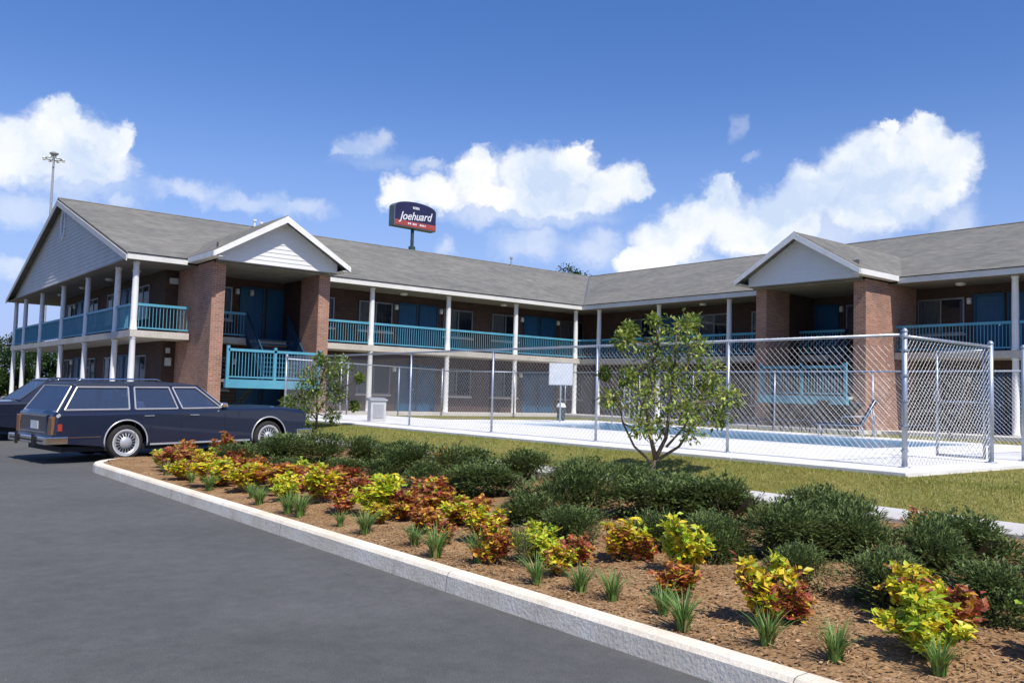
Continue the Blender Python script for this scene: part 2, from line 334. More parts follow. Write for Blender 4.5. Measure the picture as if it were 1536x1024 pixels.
ns = N(nt, 'ShaderNodeTexNoise', Scale=26., Detail=9., Roughness=.6); nt.links.new(uv.outputs[0], ns.inputs['Vector'])
nb = N(nt, 'ShaderNodeTexNoise', Scale=11., Detail=6., Roughness=.55); nt.links.new(wuv, nb.inputs['Vector'])
def cover(d, lo, hi, top, namt):
    a = N(nt, 'ShaderNodeMath', operation='MULTIPLY_ADD'); nt.links.new(ns.outputs[0], a.inputs[0]); a.inputs[1].default_value = namt; nt.links.new(d, a.inputs[2])
    m_ = N(nt, 'ShaderNodeMapRange'); m_.interpolation_type = 'SMOOTHSTEP'; nt.links.new(a.outputs[0], m_.inputs[0])
    m_.inputs[1].default_value = hi; m_.inputs[2].default_value = lo; m_.inputs[3].default_value = 0; m_.inputs[4].default_value = top
    return m_.outputs[0]
dS, dF, dW = blobs(SOLID), blobs(FAINT), blobs([(1105, 188, 12, 17), (1128, 240, 14, 8), (180, 302, 26, 16), (560, 245, 60, 14)])
cS, cF = cover(dS, .86, 1.40, .97, .48), cover(dF, .55, 1.6, .50, .6)
cm0 = N(nt, 'ShaderNodeMath', operation='MAXIMUM'); nt.links.new(cS, cm0.inputs[0]); nt.links.new(cF, cm0.inputs[1])
cm = N(nt, 'ShaderNodeMath', operation='MAXIMUM'); nt.links.new(cm0.outputs[0], cm.inputs[0]); nt.links.new(cover(dW, .4, 1.7, .22, .6), cm.inputs[1])
hs = N(nt, 'ShaderNodeHueSaturation', Saturation=1.32, Value=1.0); nt.links.new(sky.outputs[0], hs.inputs['Color'])
skc = mixc(nt, 1., hs.outputs[0], (1.44 * SKY, 1.14 * SKY, 1.42 * SKY), 'MULTIPLY')
hz_ = N(nt, 'ShaderNodeMapRange'); hz_.interpolation_type = 'SMOOTHSTEP'; nt.links.new(asn.outputs[0], hz_.inputs[0])
for q_, v_ in ((1, -.02), (2, .36), (3, .85), (4, 0.)): hz_.inputs[q_].default_value = v_
skc = mixc(nt, hz_.outputs[0], skc, (.27, .44, .84))
cc = ramp(nt, nb.outputs[0], [(.36, (.55, .66, .84)), (.50, (.80, .84, .90)), (.62, (.93, .93, .93))])
nt.links.new(mixc(nt, cm.outputs[0], skc, cc), bg.inputs[0]); bg.inputs[1].default_value = 1.0
W.cycles.sampling_method = 'MANUAL'; W.cycles.sample_map_resolution = 512
SC.view_settings.view_transform = 'Standard'; SC.view_settings.look = 'None'; SC.view_settings.exposure = .2; SC.view_settings.gamma = 1

# ------------------------------------------------------------------ ground
ZA = -.62
def z_asph(x, y):
    a = ZA + .028 * max(0, x + 26.8)
    b = ZA + .50 * sst(-12, 0, y) * sst(-60, -24, x)
    return min(max(a if y > -16 else ZA, b), -.10)
def z_bed(x): return -.45 + (min(max(x, -26.6), -22.4) + 26.6) / 4.2 * .20
def z_lawn(x, y):
    z = lerp(-.235, -.02, sst(-21.5, -20.0, x)); return lerp(z, -.13, max(sst(-5.0, -4.2, y), sst(-8.35, -7.6, x)))
def grid(xs, ys, zf, keep=lambda x, y: True):
    b = MB(); idx = {}
    for i, x in enumerate(xs):
        for j, y in enumerate(ys): idx[i, j] = len(b.v); b.v.append((x, y, zf(x, y)))
    for i in range(len(xs) - 1):
        for j in range(len(ys) - 1):
            if keep((xs[i] + xs[i + 1]) / 2, (ys[j] + ys[j + 1]) / 2):
                b.f.append((idx[i, j], idx[i + 1, j], idx[i + 1, j + 1], idx[i, j + 1])); b.m.append(0)
    return b
def fr(a, b, n): return [a + (b - a) * k / n for k in range(n + 1)]
g_ = MB(); g_.face([(-900, -900, -1.0), (900, -900, -1.0), (900, 900, -1.0), (-900, 900, -1.0)])
tag(g_.build('ground', M['lawnsoil']), kind='structure')
xs = [-120, -80, -60, -45, -36, -30, -27.2] + fr(-26.9, -21.45, 10); ys = [-120, -60, -40, -30, -20, -18, -16.6, -15.2] + fr(-15.0, 0, 20) + [3, 8, 15, 22, 27]
tag(grid(xs, ys, z_asph, lambda x, y: x < -26.9 or y > -17.8).build('asphalt_lot', M['asphalt'], smooth=True), kind='structure')
# kerb: straight run, rounded nose, short return along the parking bay
path = [(-26.95, -45)] + [(-26.95, y) for y in (-40, -34, -30, -27, -24, -21, -18, -16.6)]
for k in range(1, 9):
    t = math.pi / 2 * k / 8; path.append((-26.95 + 1.3 * (1 - math.cos(t)), -16.6 + 1.3 * math.sin(t)))
path += [(-24.5, -15.3), (-23.2, -15.3), (-22.0, -15.3)]
kb = MB(); prev = None
for i, (x, y) in enumerate(path):
    a = Vector(path[max(i - 1, 0)]); b = Vector(path[min(i + 1, len(path) - 1)]); d = (b - a).normalized(); n = Vector((d.y, -d.x))
    sect = [(0, ZA - .1), (.015, ZA + .12), (.035, ZA + .145), (.06, ZA + .152), (.15, ZA + .152), (.165, ZA + .14), (.17, ZA - .1)]
    cur = []
    for (o_, z) in sect:
        kb.v.append((x + n.x * o_, y + n.y * o_, z)); cur.append(len(kb.v) - 1)
    if prev:
        for k in range(len(cur) - 1): kb.f.append((prev[k], cur[k], cur[k + 1], prev[k + 1])); kb.m.append(0)
    prev = cur
tag(kb.build('kerb', M['kerb'], smooth=False), kind='structure')
rj = random.Random(3)
def bedz(x, y): return z_bed(x) + .035 * math.sin(x * 2.3 + y) * math.sin(y * 1.7) * sst(-26.75, -26.3, x) - .03 - .035 * (1 - sst(-26.8, -26.55, x))
def inbed(x, y):
    if x < -26.78 or x > -22.35 or y > -15.5: return False
    if x < -25.65 and y > -16.6: return math.hypot(x + 25.65, y + 16.6) < 1.12
    return True
tag(grid([-26.9] + fr(-26.78, -22.3, 22), fr(-45, -15.42, 120), bedz, lambda x, y: inbed(x, y) or (y < -16.4 and x < -26.4)).build('mulch_bed', M['mulch'], smooth=True), kind='structure')
# concrete walk between the bed and the lawn
wk = MB(); y = -45.0
while y < -9.1:
    wk.box(-22.35, -21.5, y + .008, y + 1.5 - .008, -.6, -.225); y += 1.5
wk.box(-22.35, -21.5, -9.0, -6.4, -.6, -.225)
tag(wk.build('concrete_walk', M['walk'], bevel=.008), kind='structure')
# parking stop kerb in front of the bays
tag(grid(fr(-21.5, -19.4, 8) + [-15, -8.35, -7.6, 0, 40], fr(-60, -5.0, 60) + [-4.2, -3.4, -2.0, 2.0], z_lawn, lambda x, y: not (-15 < x < -8.0 and -25 < y < -10)).build('lawn', M['lawnsoil'], smooth=True), kind='structure')
dk = MB(); PX0, PX1, PY0, PY1 = -14.55, -9.9, -23.6, -11.4
def slabs(x0, x1, y0, y1, nx, ny):
    for i in range(nx):
        for j in range(ny):
            dk.box(lerp(x0, x1, i / nx) + .006, lerp(x0, x1, (i + 1) / nx) - .006, lerp(y0, y1, j / ny) + .006, lerp(y0, y1, (j + 1) / ny) - .006, -.3, .035)
slabs(-19.85, PX0 - .3, -27.0, -5.3, 2, 8); slabs(PX0 - .3, PX1 + .3, -27.0, PY0 - .3, 2, 1); slabs(PX0 - .3, PX1 + .3, PY1 + .3, -9.2, 2, 1)
slabs(PX1 + .3, -8.4, -27.0, -9.2, 1, 7); slabs(-8.4, -3.0, -27.0, -24.2, 2, 1)
tag(dk.build('pool_deck', M['concrete'], bevel=.006), kind='structure')
# gallery walk round the building at ground level
gw = MB(); gw.box(-22.3, -1.75, -.45, 1.5, -.4, 0); gw.box(-1.75, 1.5, -30, 1.5, -.4, 0); gw.box(-22.3, -20.4, 1.5, 23.3, -.4, 0); gw.box(-20.2, -15.2, -3.0, -.45, -.4, -.004); gw.box(-3.2, -1.75, -17, -11.7, -.4, -.004)
gw.box(-20.4, -5, 18.5, 23.3, -.4, -.004)
tag(gw.build('building_walkway', M['walk']), kind='structure')

# swimming pool
pool = empty('swimming_pool', (0, 0, 0), 0, 'rectangular pool of blue water with pale coping inside the wire fence', 'swimming pool')
b = MB()
b.face([(PX0, PY0, -1.3), (PX1, PY0, -1.3), (PX1, PY1, -1.3), (PX0, PY1, -1.3)])
b.face([(PX0, PY0, -1.3), (PX0, PY1, -1.3), (PX0, PY1, .03), (PX0, PY0, .03)]); b.face([(PX1, PY1, -1.3), (PX1, PY0, -1.3), (PX1, PY0, .03), (PX1, PY1, .03)])
b.face([(PX0, PY0, -1.3), (PX1, PY0, -1.3), (PX1, PY0, .03), (PX0, PY0, .03)]); b.face([(PX1, PY1, -1.3), (PX0, PY1, -1.3), (PX0, PY1, .03), (PX1, PY1, .03)])
b.build('basin', M['basin'], pool)
c = MB(); c.box(PX0 - .3, PX0 + .02, PY0 - .3, PY1 + .3, -.1, .043); c.box(PX1 - .02, PX1 + .3, PY0 - .3, PY1 + .3, -.1, .043); c.box(PX0 + .02, PX1 - .02, PY0 - .3, PY0 + .02, -.1, .043); c.box(PX0 + .02, PX1 - .02, PY1 - .02, PY1 + .3, -.1, .043)
c.build('coping', M['coping'], pool, bevel=.015)
t = MB(); t.box(PX1 - .0095, PX1 - .0035, PY0 + .1, PY1 - .1, -.012, .028); yy = PY0 + .1
while yy < PY1 - .2: t.box(PX1 - .012, PX1 - .004, yy, yy + .17, -.03, .03); yy += .27
t.build('waterline_tile', M['tile'], pool)
wm, wnt, wb = newmat('pool_water')
wb.inputs['Base Color'].default_value = (.20, .50, .78, 1); wb.inputs['Roughness'].default_value = .05; wb.inputs['Specular IOR Level'].default_value = .22
gg = N(wnt, 'ShaderNodeNewGeometry'); wn = N(wnt, 'ShaderNodeTexNoise', Scale=2.6, Detail=3.); wnt.links.new(gg.outputs['Position'], wn.inputs['Vector'])
bb = N(wnt, 'ShaderNodeBump', Strength=.35, Distance=.08); wnt.links.new(wn.outputs[0], bb.inputs['Height']); wnt.links.new(bb.outputs[0], wb.inputs['Normal'])
wt = N(wnt, 'ShaderNodeBsdfTransparent'); wt.inputs[0].default_value = (.62, .86, .97, 1)
wx = N(wnt, 'ShaderNodeMixShader'); wx.inputs[0].default_value = .35; wnt.links.new(wb.outputs[0], wx.inputs[1]); wnt.links.new(wt.outputs[0], wx.inputs[2]); wnt.links.new(wx.outputs[0], wnt.nodes['Material Output'].inputs[0])
w = MB(); w.face([(PX0 + .001, PY0 + .001, -.012), (PX1 - .001, PY0 + .001, -.012), (PX1 - .001, PY1 - .001, -.012), (PX0 + .001, PY1 - .001, -.012)])
w.build('pool_water', wm, pool)
for yy in (-12.3,):
    h = MB()
    for dy in (-.25, .25): h.tube([(PX1 + .5, yy + dy, .03), (PX1 + .5, yy + dy, .6), (PX1 + .35, yy + dy, .78), (PX1 + .1, yy + dy, .78), (PX1 - .06, yy + dy, .55), (PX1 - .06, yy + dy, -.6)], .02, 8)
    for zz in (-.2, -.5): h.box(PX1 - .1, PX1 - .03, yy - .25, yy + .25, zz, zz + .03)
    h.build('pool_ladder', M['chrome'], pool, smooth=False)

# ------------------------------------------------------------------ motel building
B = empty('motel_building', (0, 0, 0), 0, 'two-storey brick motel with white columns, blue railings and grey shingle roof', 'motel')
XL, O, ZE, ZR, DR, ZS = -21.89, .45, 5.49, 9.27, 11.39, 2.8
SL = (ZR - ZE) / (DR + O)
def zr(d): return ZE + SL * (d + O)       # roof height at distance d behind the column line
YR = -31.0
# roof: two ridged wings meeting on a valley, shown as solid slabs .1 thick
def slab_face(bm_, pts, th=.10):
    a = [Vector(p) for p in pts]; bm_.prism(a, (0, 0, -th))
rf = MB(); XE = XL - O
slab_face(rf, [(XE, -O, ZE), (-O, -O, ZE), (DR, DR, ZR), (XE, DR, ZR)])
slab_face(rf, [(-O, -O, ZE), (-O, YR, ZE), (DR, YR, ZR), (DR, DR, ZR)])
slab_face(rf, [(XE, DR, ZR), (DR, DR, ZR), (2 * DR + O, 2 * DR + O, ZE), (XE, 2 * DR + O, ZE)])
slab_face(rf, [(DR, DR, ZR), (DR, YR, ZR), (2 * DR + O, YR, ZE), (2 * DR + O, 2 * DR + O, ZE)])
roof = rf.build('roof', M['shingle'], B)
rc = MB(); rc.tube([(XE, DR, ZR), (DR, DR, ZR)], .05, 6); rc.tube([(DR, DR, ZR), (DR, YR, ZR)], .05, 6)
rc.build('ridge_cap', M['shingle'], roof)
vl = MB(); vl.prism([(-O + .02, -O - .1, ZE + .012), (-O + .1 + .05, -O + .02, ZE + .012), (DR + .1, DR - .02, ZR + .012), (DR - .02, DR + .1, ZR + .012)], (0, 0, .006))
vl.build('valley_flashing', M['alu'], roof)
for (x, y, h) in ((-13.1, 11.1, .45), (-12.7, 11.2, .35), (4.2, 11.2, .55)):
    d = y if y > 0 and x < y else x
    v = MB(); v.tube([(x, y, zr(d) - .1), (x, y, zr(d) + h)], .055, 8); v.tube([(x, y, zr(d) + h - .1), (x, y, zr(d) + h)], .1, 8)
    v.build('vent_pipe', M['white'] if x < 0 and y > 10 else M['grey'], roof)
# fascia boards, gutters
def fascia(p, q, out, name='fascia'):
    m_ = MB(); p = Vector(p); q = Vector(q); o_ = Vector(out)
    m_.prism([p, q, q + Vector((0, 0, -.21)), p + Vector((0, 0, -.21))], o_ * .035)
    return m_.build(name, M['fascia'], B)
ZF = ZE - .012
fascia((XE, -O - .001, ZF), (-20.25, -O - .001, ZF), (0, -1, 0)); fascia((-15.13, -O - .001, ZF), (-O - .0, -O - .001, ZF), (0, -1, 0))
fascia((-O - .001, -O, ZF), (-O - .001, -11.78, ZF), (-1, 0, 0)); fascia((-O - .001, -16.92, ZF), (-O - .001, YR, ZF), (-1, 0, 0))
fascia((XE, 2 * DR + O + .001, ZF), (2 * DR, 2 * DR + O + .001, ZF), (0, 1, 0))
drip = MB()
for (a, b_) in (((XE, -O - .05), (-20.25, -O - .05)), ((-15.13, -O - .05), (-O - .05, -O - .05)), ((-O - .05, -O - .05), (-O - .05, -11.78)), ((-O - .05, -16.92), (-O - .05, YR))):
    drip.tube([(*a, ZE - .005), (*b_, ZE - .005)], .018, 6)
drip.build('drip_edge', M['black'], roof)
# gable end: rake boards, lap siding, vent
rk = MB()
for s in (0, 1):
    e = (XE, -O if s == 0 else 2 * DR + O); a = Vector((XE - .001, e[1], ZE - .10)); c_ = Vector((XE - .001, DR, ZR - .10))
    rk.prism([a, c_, c_ + Vector((0, 0, -.24)), a + Vector((0, 0, -.20))], (-.035, 0, 0))
rk.build('rake_board', M['gablesiding'], B)
XG = XL - .12
def lap(name, zb, zt, course, halfw, place, mat, th=.022):
    """lapped boards filling a triangle; halfw(z) gives half width, place(u, out, z) maps to world"""
    s = MB(); z = zb
    while z < zt - .03:
        z1 = min(z + course, zt - .005); w0, w1 = halfw(z), halfw(z1)
        if w1 < .01: w1 = .01
        s.hexa([place(-w0, th, z), place(w0, th, z), place(w0, -.02, z), place(-w0, -.02, z), place(-w1, .004, z1), place(w1, .004, z1), place(w1, -.02, z1), place(-w1, -.02, z1)])
        z = z1
    return s.build(name, mat, B)
lap('gable_siding', 5.30, zr(DR) - .16, .17, lambda z: max(0, min(DR, (ZR - .14 - z) / SL)), lambda a, o_, z: (XG - o_, DR - a, z), M['gablesiding'])
gv = MB()
for (w_, h_, dd) in ((.36, .72, .03),):
    pts = [(XG - .022, DR + w_ * math.cos(R(22.5 + 45 * k)) * 1.05, 8.12 + h_ * math.sin(R(22.5 + 45 * k))) for k in range(8)]
    for k in range(8):
        a, b_ = Vector(pts[k]), Vector(pts[(k + 1) % 8]); gv.tube([a, b_], .075, 6)
v_ = gv.build('gable_vent', M['white'], B)
lv = MB()
for k in range(9):
    z = 7.52 + k * .14; lv.hexa([(XG - .05, DR - .3, z), (XG - .05, DR + .3, z), (XG - .02, DR + .3, z), (XG - .02, DR - .3, z), (XG - .03, DR - .3, z + .09), (XG - .03, DR + .3, z + .09), (XG - .02, DR + .3, z + .09), (XG - .02, DR - .3, z + .09)])
lv.build('louvre', M['grey'], v_)
# soffit / gallery ceilings
so_ = MB()
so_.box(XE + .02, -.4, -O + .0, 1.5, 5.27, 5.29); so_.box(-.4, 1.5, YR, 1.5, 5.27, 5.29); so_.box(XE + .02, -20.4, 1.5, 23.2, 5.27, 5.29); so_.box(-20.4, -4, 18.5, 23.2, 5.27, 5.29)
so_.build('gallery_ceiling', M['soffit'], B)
# room blocks
wl = MB(); wl.box(-20.4, 1.5, 1.5, 18.5, 0, 5.27); wl.build('wall', M['shadebrick'], B)
wr = MB(); wr.box(1.503, 21, YR, 18.497, 0, 5.27); wr.build('wall', M['shadebrick'], B)
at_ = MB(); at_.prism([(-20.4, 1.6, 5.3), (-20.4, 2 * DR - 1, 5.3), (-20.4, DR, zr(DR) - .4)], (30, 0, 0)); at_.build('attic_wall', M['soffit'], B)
# upper gallery floor
gf = MB()
gf.box(XL - .14, -19.96, -.14, 1.499, ZS - .24, ZS); gf.box(-15.4, -.14, -.14, 1.499, ZS - .24, ZS); gf.box(-.139, 1.499, -12.1, 1.499, ZS - .24, ZS); gf.box(-.139, 1.499, YR, -16.6, ZS - .24, ZS)
gf.box(XL - .14, -20.401, 1.501, 23.0, ZS - .24, ZS); gf.box(-20.4, -8, 18.501, 23.0, ZS - .24, ZS - .001)
gf.box(-19.95, -15.41, .42, 1.498, ZS - .24, ZS - .002); gf.box(.42, 1.498, -16.59, -12.11, ZS - .24, ZS - .002)
gf.build('gallery_floor', M['slab'], B, bevel=.01)
# columns: ground and upper storey
def column(z0, z1):
    c = MB(); h = z1 - z0
    c.lathe([(.0, 0), (.135, 0), (.135, .05), (.118, .07), (.112, .4), (.112, h * .55), (.100, h - .1), (.112, h - .07), (.125, h - .05), (.125, h), (0, h)], 20, 0, Matrix.Translation((0, 0, z0)))
    return c
lo0 = column(0, ZS - .24).build('column', M['column'], B, smooth=False); up0 = column(ZS, 5.27).build('column', M['column'], B, smooth=False)
for o_ in (lo0, up0):
    for p_ in o_.data.polygons: p_.use_smooth = abs(p_.normal.z) < .5
lefts = [-.44, -4.39, -8.34, -12.29]; rights = [-1.25, -5.2, -9.2, -20.66, -24.6, -28.6]; gab = [0, 2.3, 6.8, 11.2, 15.8, 20.0, 22.75]
spots = [(x, 0) for x in lefts] + [(0, y) for y in rights] + [(XL, y) for y in gab] + [(-18, 22.75), (-13, 22.75)]
for i, (x, y) in enumerate(spots):
    for o_ in (lo0, up0):
        c = o_
        if i: c = o_.copy(); COL.objects.link(c); c.parent = B
        c.location = (x, y, 0)
# railings
def railing(p, q, z=ZS, h=.98, pick=.115):
    p = Vector(p); q = Vector(q); L = (q - p).length; d = (q - p) / L; n = Vector((-d.y, d.x)); m_ = MB()
    def bar(a, b_, z0, z1, w):
        A, Bq = p + d * a, p + d * b_
        m_.hexa([(*(A - n * w), z0), (*(Bq - n * w), z0), (*(Bq + n * w), z0), (*(A + n * w), z0), (*(A - n * w), z1), (*(Bq - n * w), z1), (*(Bq + n * w), z1), (*(A + n * w), z1)])
    bar(0, L, z + h - .09, z + h, .045); bar(0, L, z + .08, z + .13, .03)
    k = int(L / pick)
    for i in range(k):
        a = (i + .5) * L / k; bar(a - .0095, a + .0095, z + .13, z + h - .09, .0095)
    return m_
def put_rail(p, q, **k): return railing(p, q, **k).build('railing', M['teal'], B)
ls = sorted(lefts + [-15.4])
for a, b_ in zip(ls, ls[1:]): put_rail((a + (.11 if a > -15 else .01), 0), (b_ - .11, 0))
put_rail((XL + .11, 0), (-19.96, 0))
put_rail((-.33, 0), (0, -1.14))
rs = [-1.25, -5.2, -9.2, -12.1]
for a, b_ in zip(rs, rs[1:]): put_rail((0, a - .11), (0, b_ + (.11 if b_ > -12 else .01)))
rs = [-16.6, -20.66, -24.6, -28.6]
for a, b_ in zip(rs, rs[1:]): put_rail((0, a - (.11 if a < -17 else .01)), (0, b_ + .11))
for a, b_ in zip(gab, gab[1:]): put_rail((XL, a + .11), (XL, b_ - .11))
for a, b_ in ((XL, -18), (-18, -13)): put_rail((a + .11, 22.75), (b_ - .11, 22.75))
# doors, windows, lamps: pairs of rooms mirrored about a centre
def frameT(base, along, out):
    """matrix: local x along the wall, local y outwards, z up"""
    a = Vector(along); o_ = Vector(out)
    return Matrix(((a.x, o_.x, 0, base[0]), (a.y, o_.y, 0, base[1]), (0, 0, 1, base[2]), (0, 0, 0, 1)))
def mk_door():
    d = MB(); d.box(-.44, .44, .0, .03, .02, 2.04)
    for (x0, x1, z0, z1) in ((-.34, -.05, .2, .85), (.05, .34, .2, .85), (-.34, -.05, 1.0, 1.85), (.05, .34, 1.0, 1.85)): d.box(x0, x1, .03, .038, z0, z1)
    o_ = d.build('door', M['door'], B, bevel=.006)
    fr_ = MB(); fr_.box(-.52, -.445, .0, .06, 0, 2.12); fr_.box(.445, .52, .0, .06, 0, 2.12); fr_.box(-.445, .445, .0, .06, 2.045, 2.12)
    fr_.build('door_frame', M['doorframe'], o_)
    h = MB(); h.tube([(.36, .03, 1.0), (.36, .09, 1.0)], .022, 8); h.tube([(.36, .09, 1.0), (.36, .10, 1.0)], .032, 10); h.build('handle', M['chrome'], o_)
    return o_
def mk_window():
    fr_ = MB(); w_, z0, z1 = .85, .75, 2.05
    fr_.box(-w_, -w_ + .06, 0, .06, z0, z1); fr_.box(w_ - .06, w_, 0, .06, z0, z1); fr_.box(-w_ + .06, w_ - .06, 0, .06, z1 - .06, z1); fr_.box(-w_ + .06, w_ - .06, 0, .06, z0, z0 + .06); fr_.box(-.03, .03, 0, .058, z0 + .06, z1 - .06)
    o_ = fr_.build('window', M['alu'], B)
    s = MB(); s.box(-w_ - .05, w_ + .05, 0, .1, z0 - .08, z0 - .003); s.build('sill', M['slab'], o_)
    g = MB(); g.box(-w_ + .06, w_ - .06, .032, .038, z0 + .06, z1 - .06); g.build('pane', M['pane'], o_)
    c = MB(); n = 40; pts = [(lerp(-w_ + .06, w_ - .06, k / n), .016 + .007 * math.sin(k * 1.9)) for k in range(n + 1)]
    for k in range(n):
        if k > 17: continue
        c.face([(*pts[k], z0 + .06), (*pts[k + 1], z0 + .06), (*pts[k + 1], z1 - .06), (*pts[k], z1 - .06)])
    c.build('curtain', M['curtain'], o_)
    k_ = MB(); k_.box(-w_ + .06, w_ - .06, .001, .006, z0 + .06, z1 - .06); k_.build('dark_room_sheet', M['black'], o_)  # flat black sheet stands for the unlit depth of the room
    return o_
def mk_lamp():
    l = MB(); l.box(-.07, .07, 0, .03, 1.78, 2.02); o_ = l.build('wall_lamp', M['grey'], B)
    s = MB(); s.lathe([(0, 0), (.075, .0), (.085, .1), (.075, .22), (0, .24)], 12, 0, Matrix.Translation((0, .10, 1.78))); s.build('lamp_shade', M['lamp'], o_, smooth=True)
    return o_
D0, W0, L0 = mk_door(), mk_window(), mk_lamp(); used = set()
def put(proto, Mx):
    if proto.name not in used: used.add(proto.name); o_ = proto
    else: o_ = clone(proto, B)
    o_.matrix_local = Mx; return o_
def rooms(T, centres, lo, hi, skip=()):
    for z in (0, ZS):
        for c in centres:
            for s in (-1, 1):
                for proto, off in ((D0, .56), (L0, 1.22), (W0, 2.25)):
                    x = c + s * off
                    if not lo < x < hi or (proto is L0 and z == 0 and s > 0): continue
                    put(proto, T @ Matrix.Translation((x, .002, z)))
rooms(frameT((0, 1.5, 0), (1, 0, 0), (0, -1, 0)), [-16.4, -9.0, -1.6], -19.4, 1.0)
rooms(frameT((1.503, 0, 0), (0, -1, 0), (-1, 0, 0)), [5.0, 12.4, 19.8, 27.2], .8, 30.4)
rooms(frameT((-20.4, 0, 0), (0, -1, 0), (-1, 0, 0)), [-6.4, -14.2], -18, -1.9)
# meter boxes on the wall beside the left brick pier
for (x, z, w_, h_) in ((-19.9 - .28, 1.62, .22, .3), (-20.2, 2.1, .14, .2), (-20.1, 4.75, .3, .22)):
    m_ = MB(); m_.box(x - w_ / 2, x + w_ / 2, 1.38, 1.497, z, z + h_); m_.build('meter_box', M['pedestal'], B, bevel=.01)

for (x, y) in ((-21.15, 2.6), (-21.15, 6.5), (-21.15, 11), (-21.15, 15.5), (-10.3, .7), (-4.6, .7), (.7, -7.2), (.7, -18.6)):
    m_ = MB(); m_.lathe([(0, 5.17), (.13, 5.175), (.17, 5.22), (.17, 5.268)], 16, 0, Matrix.Translation((x, y, 0))); m_.build('ceiling_light', M['lamp'], B, smooth=True)
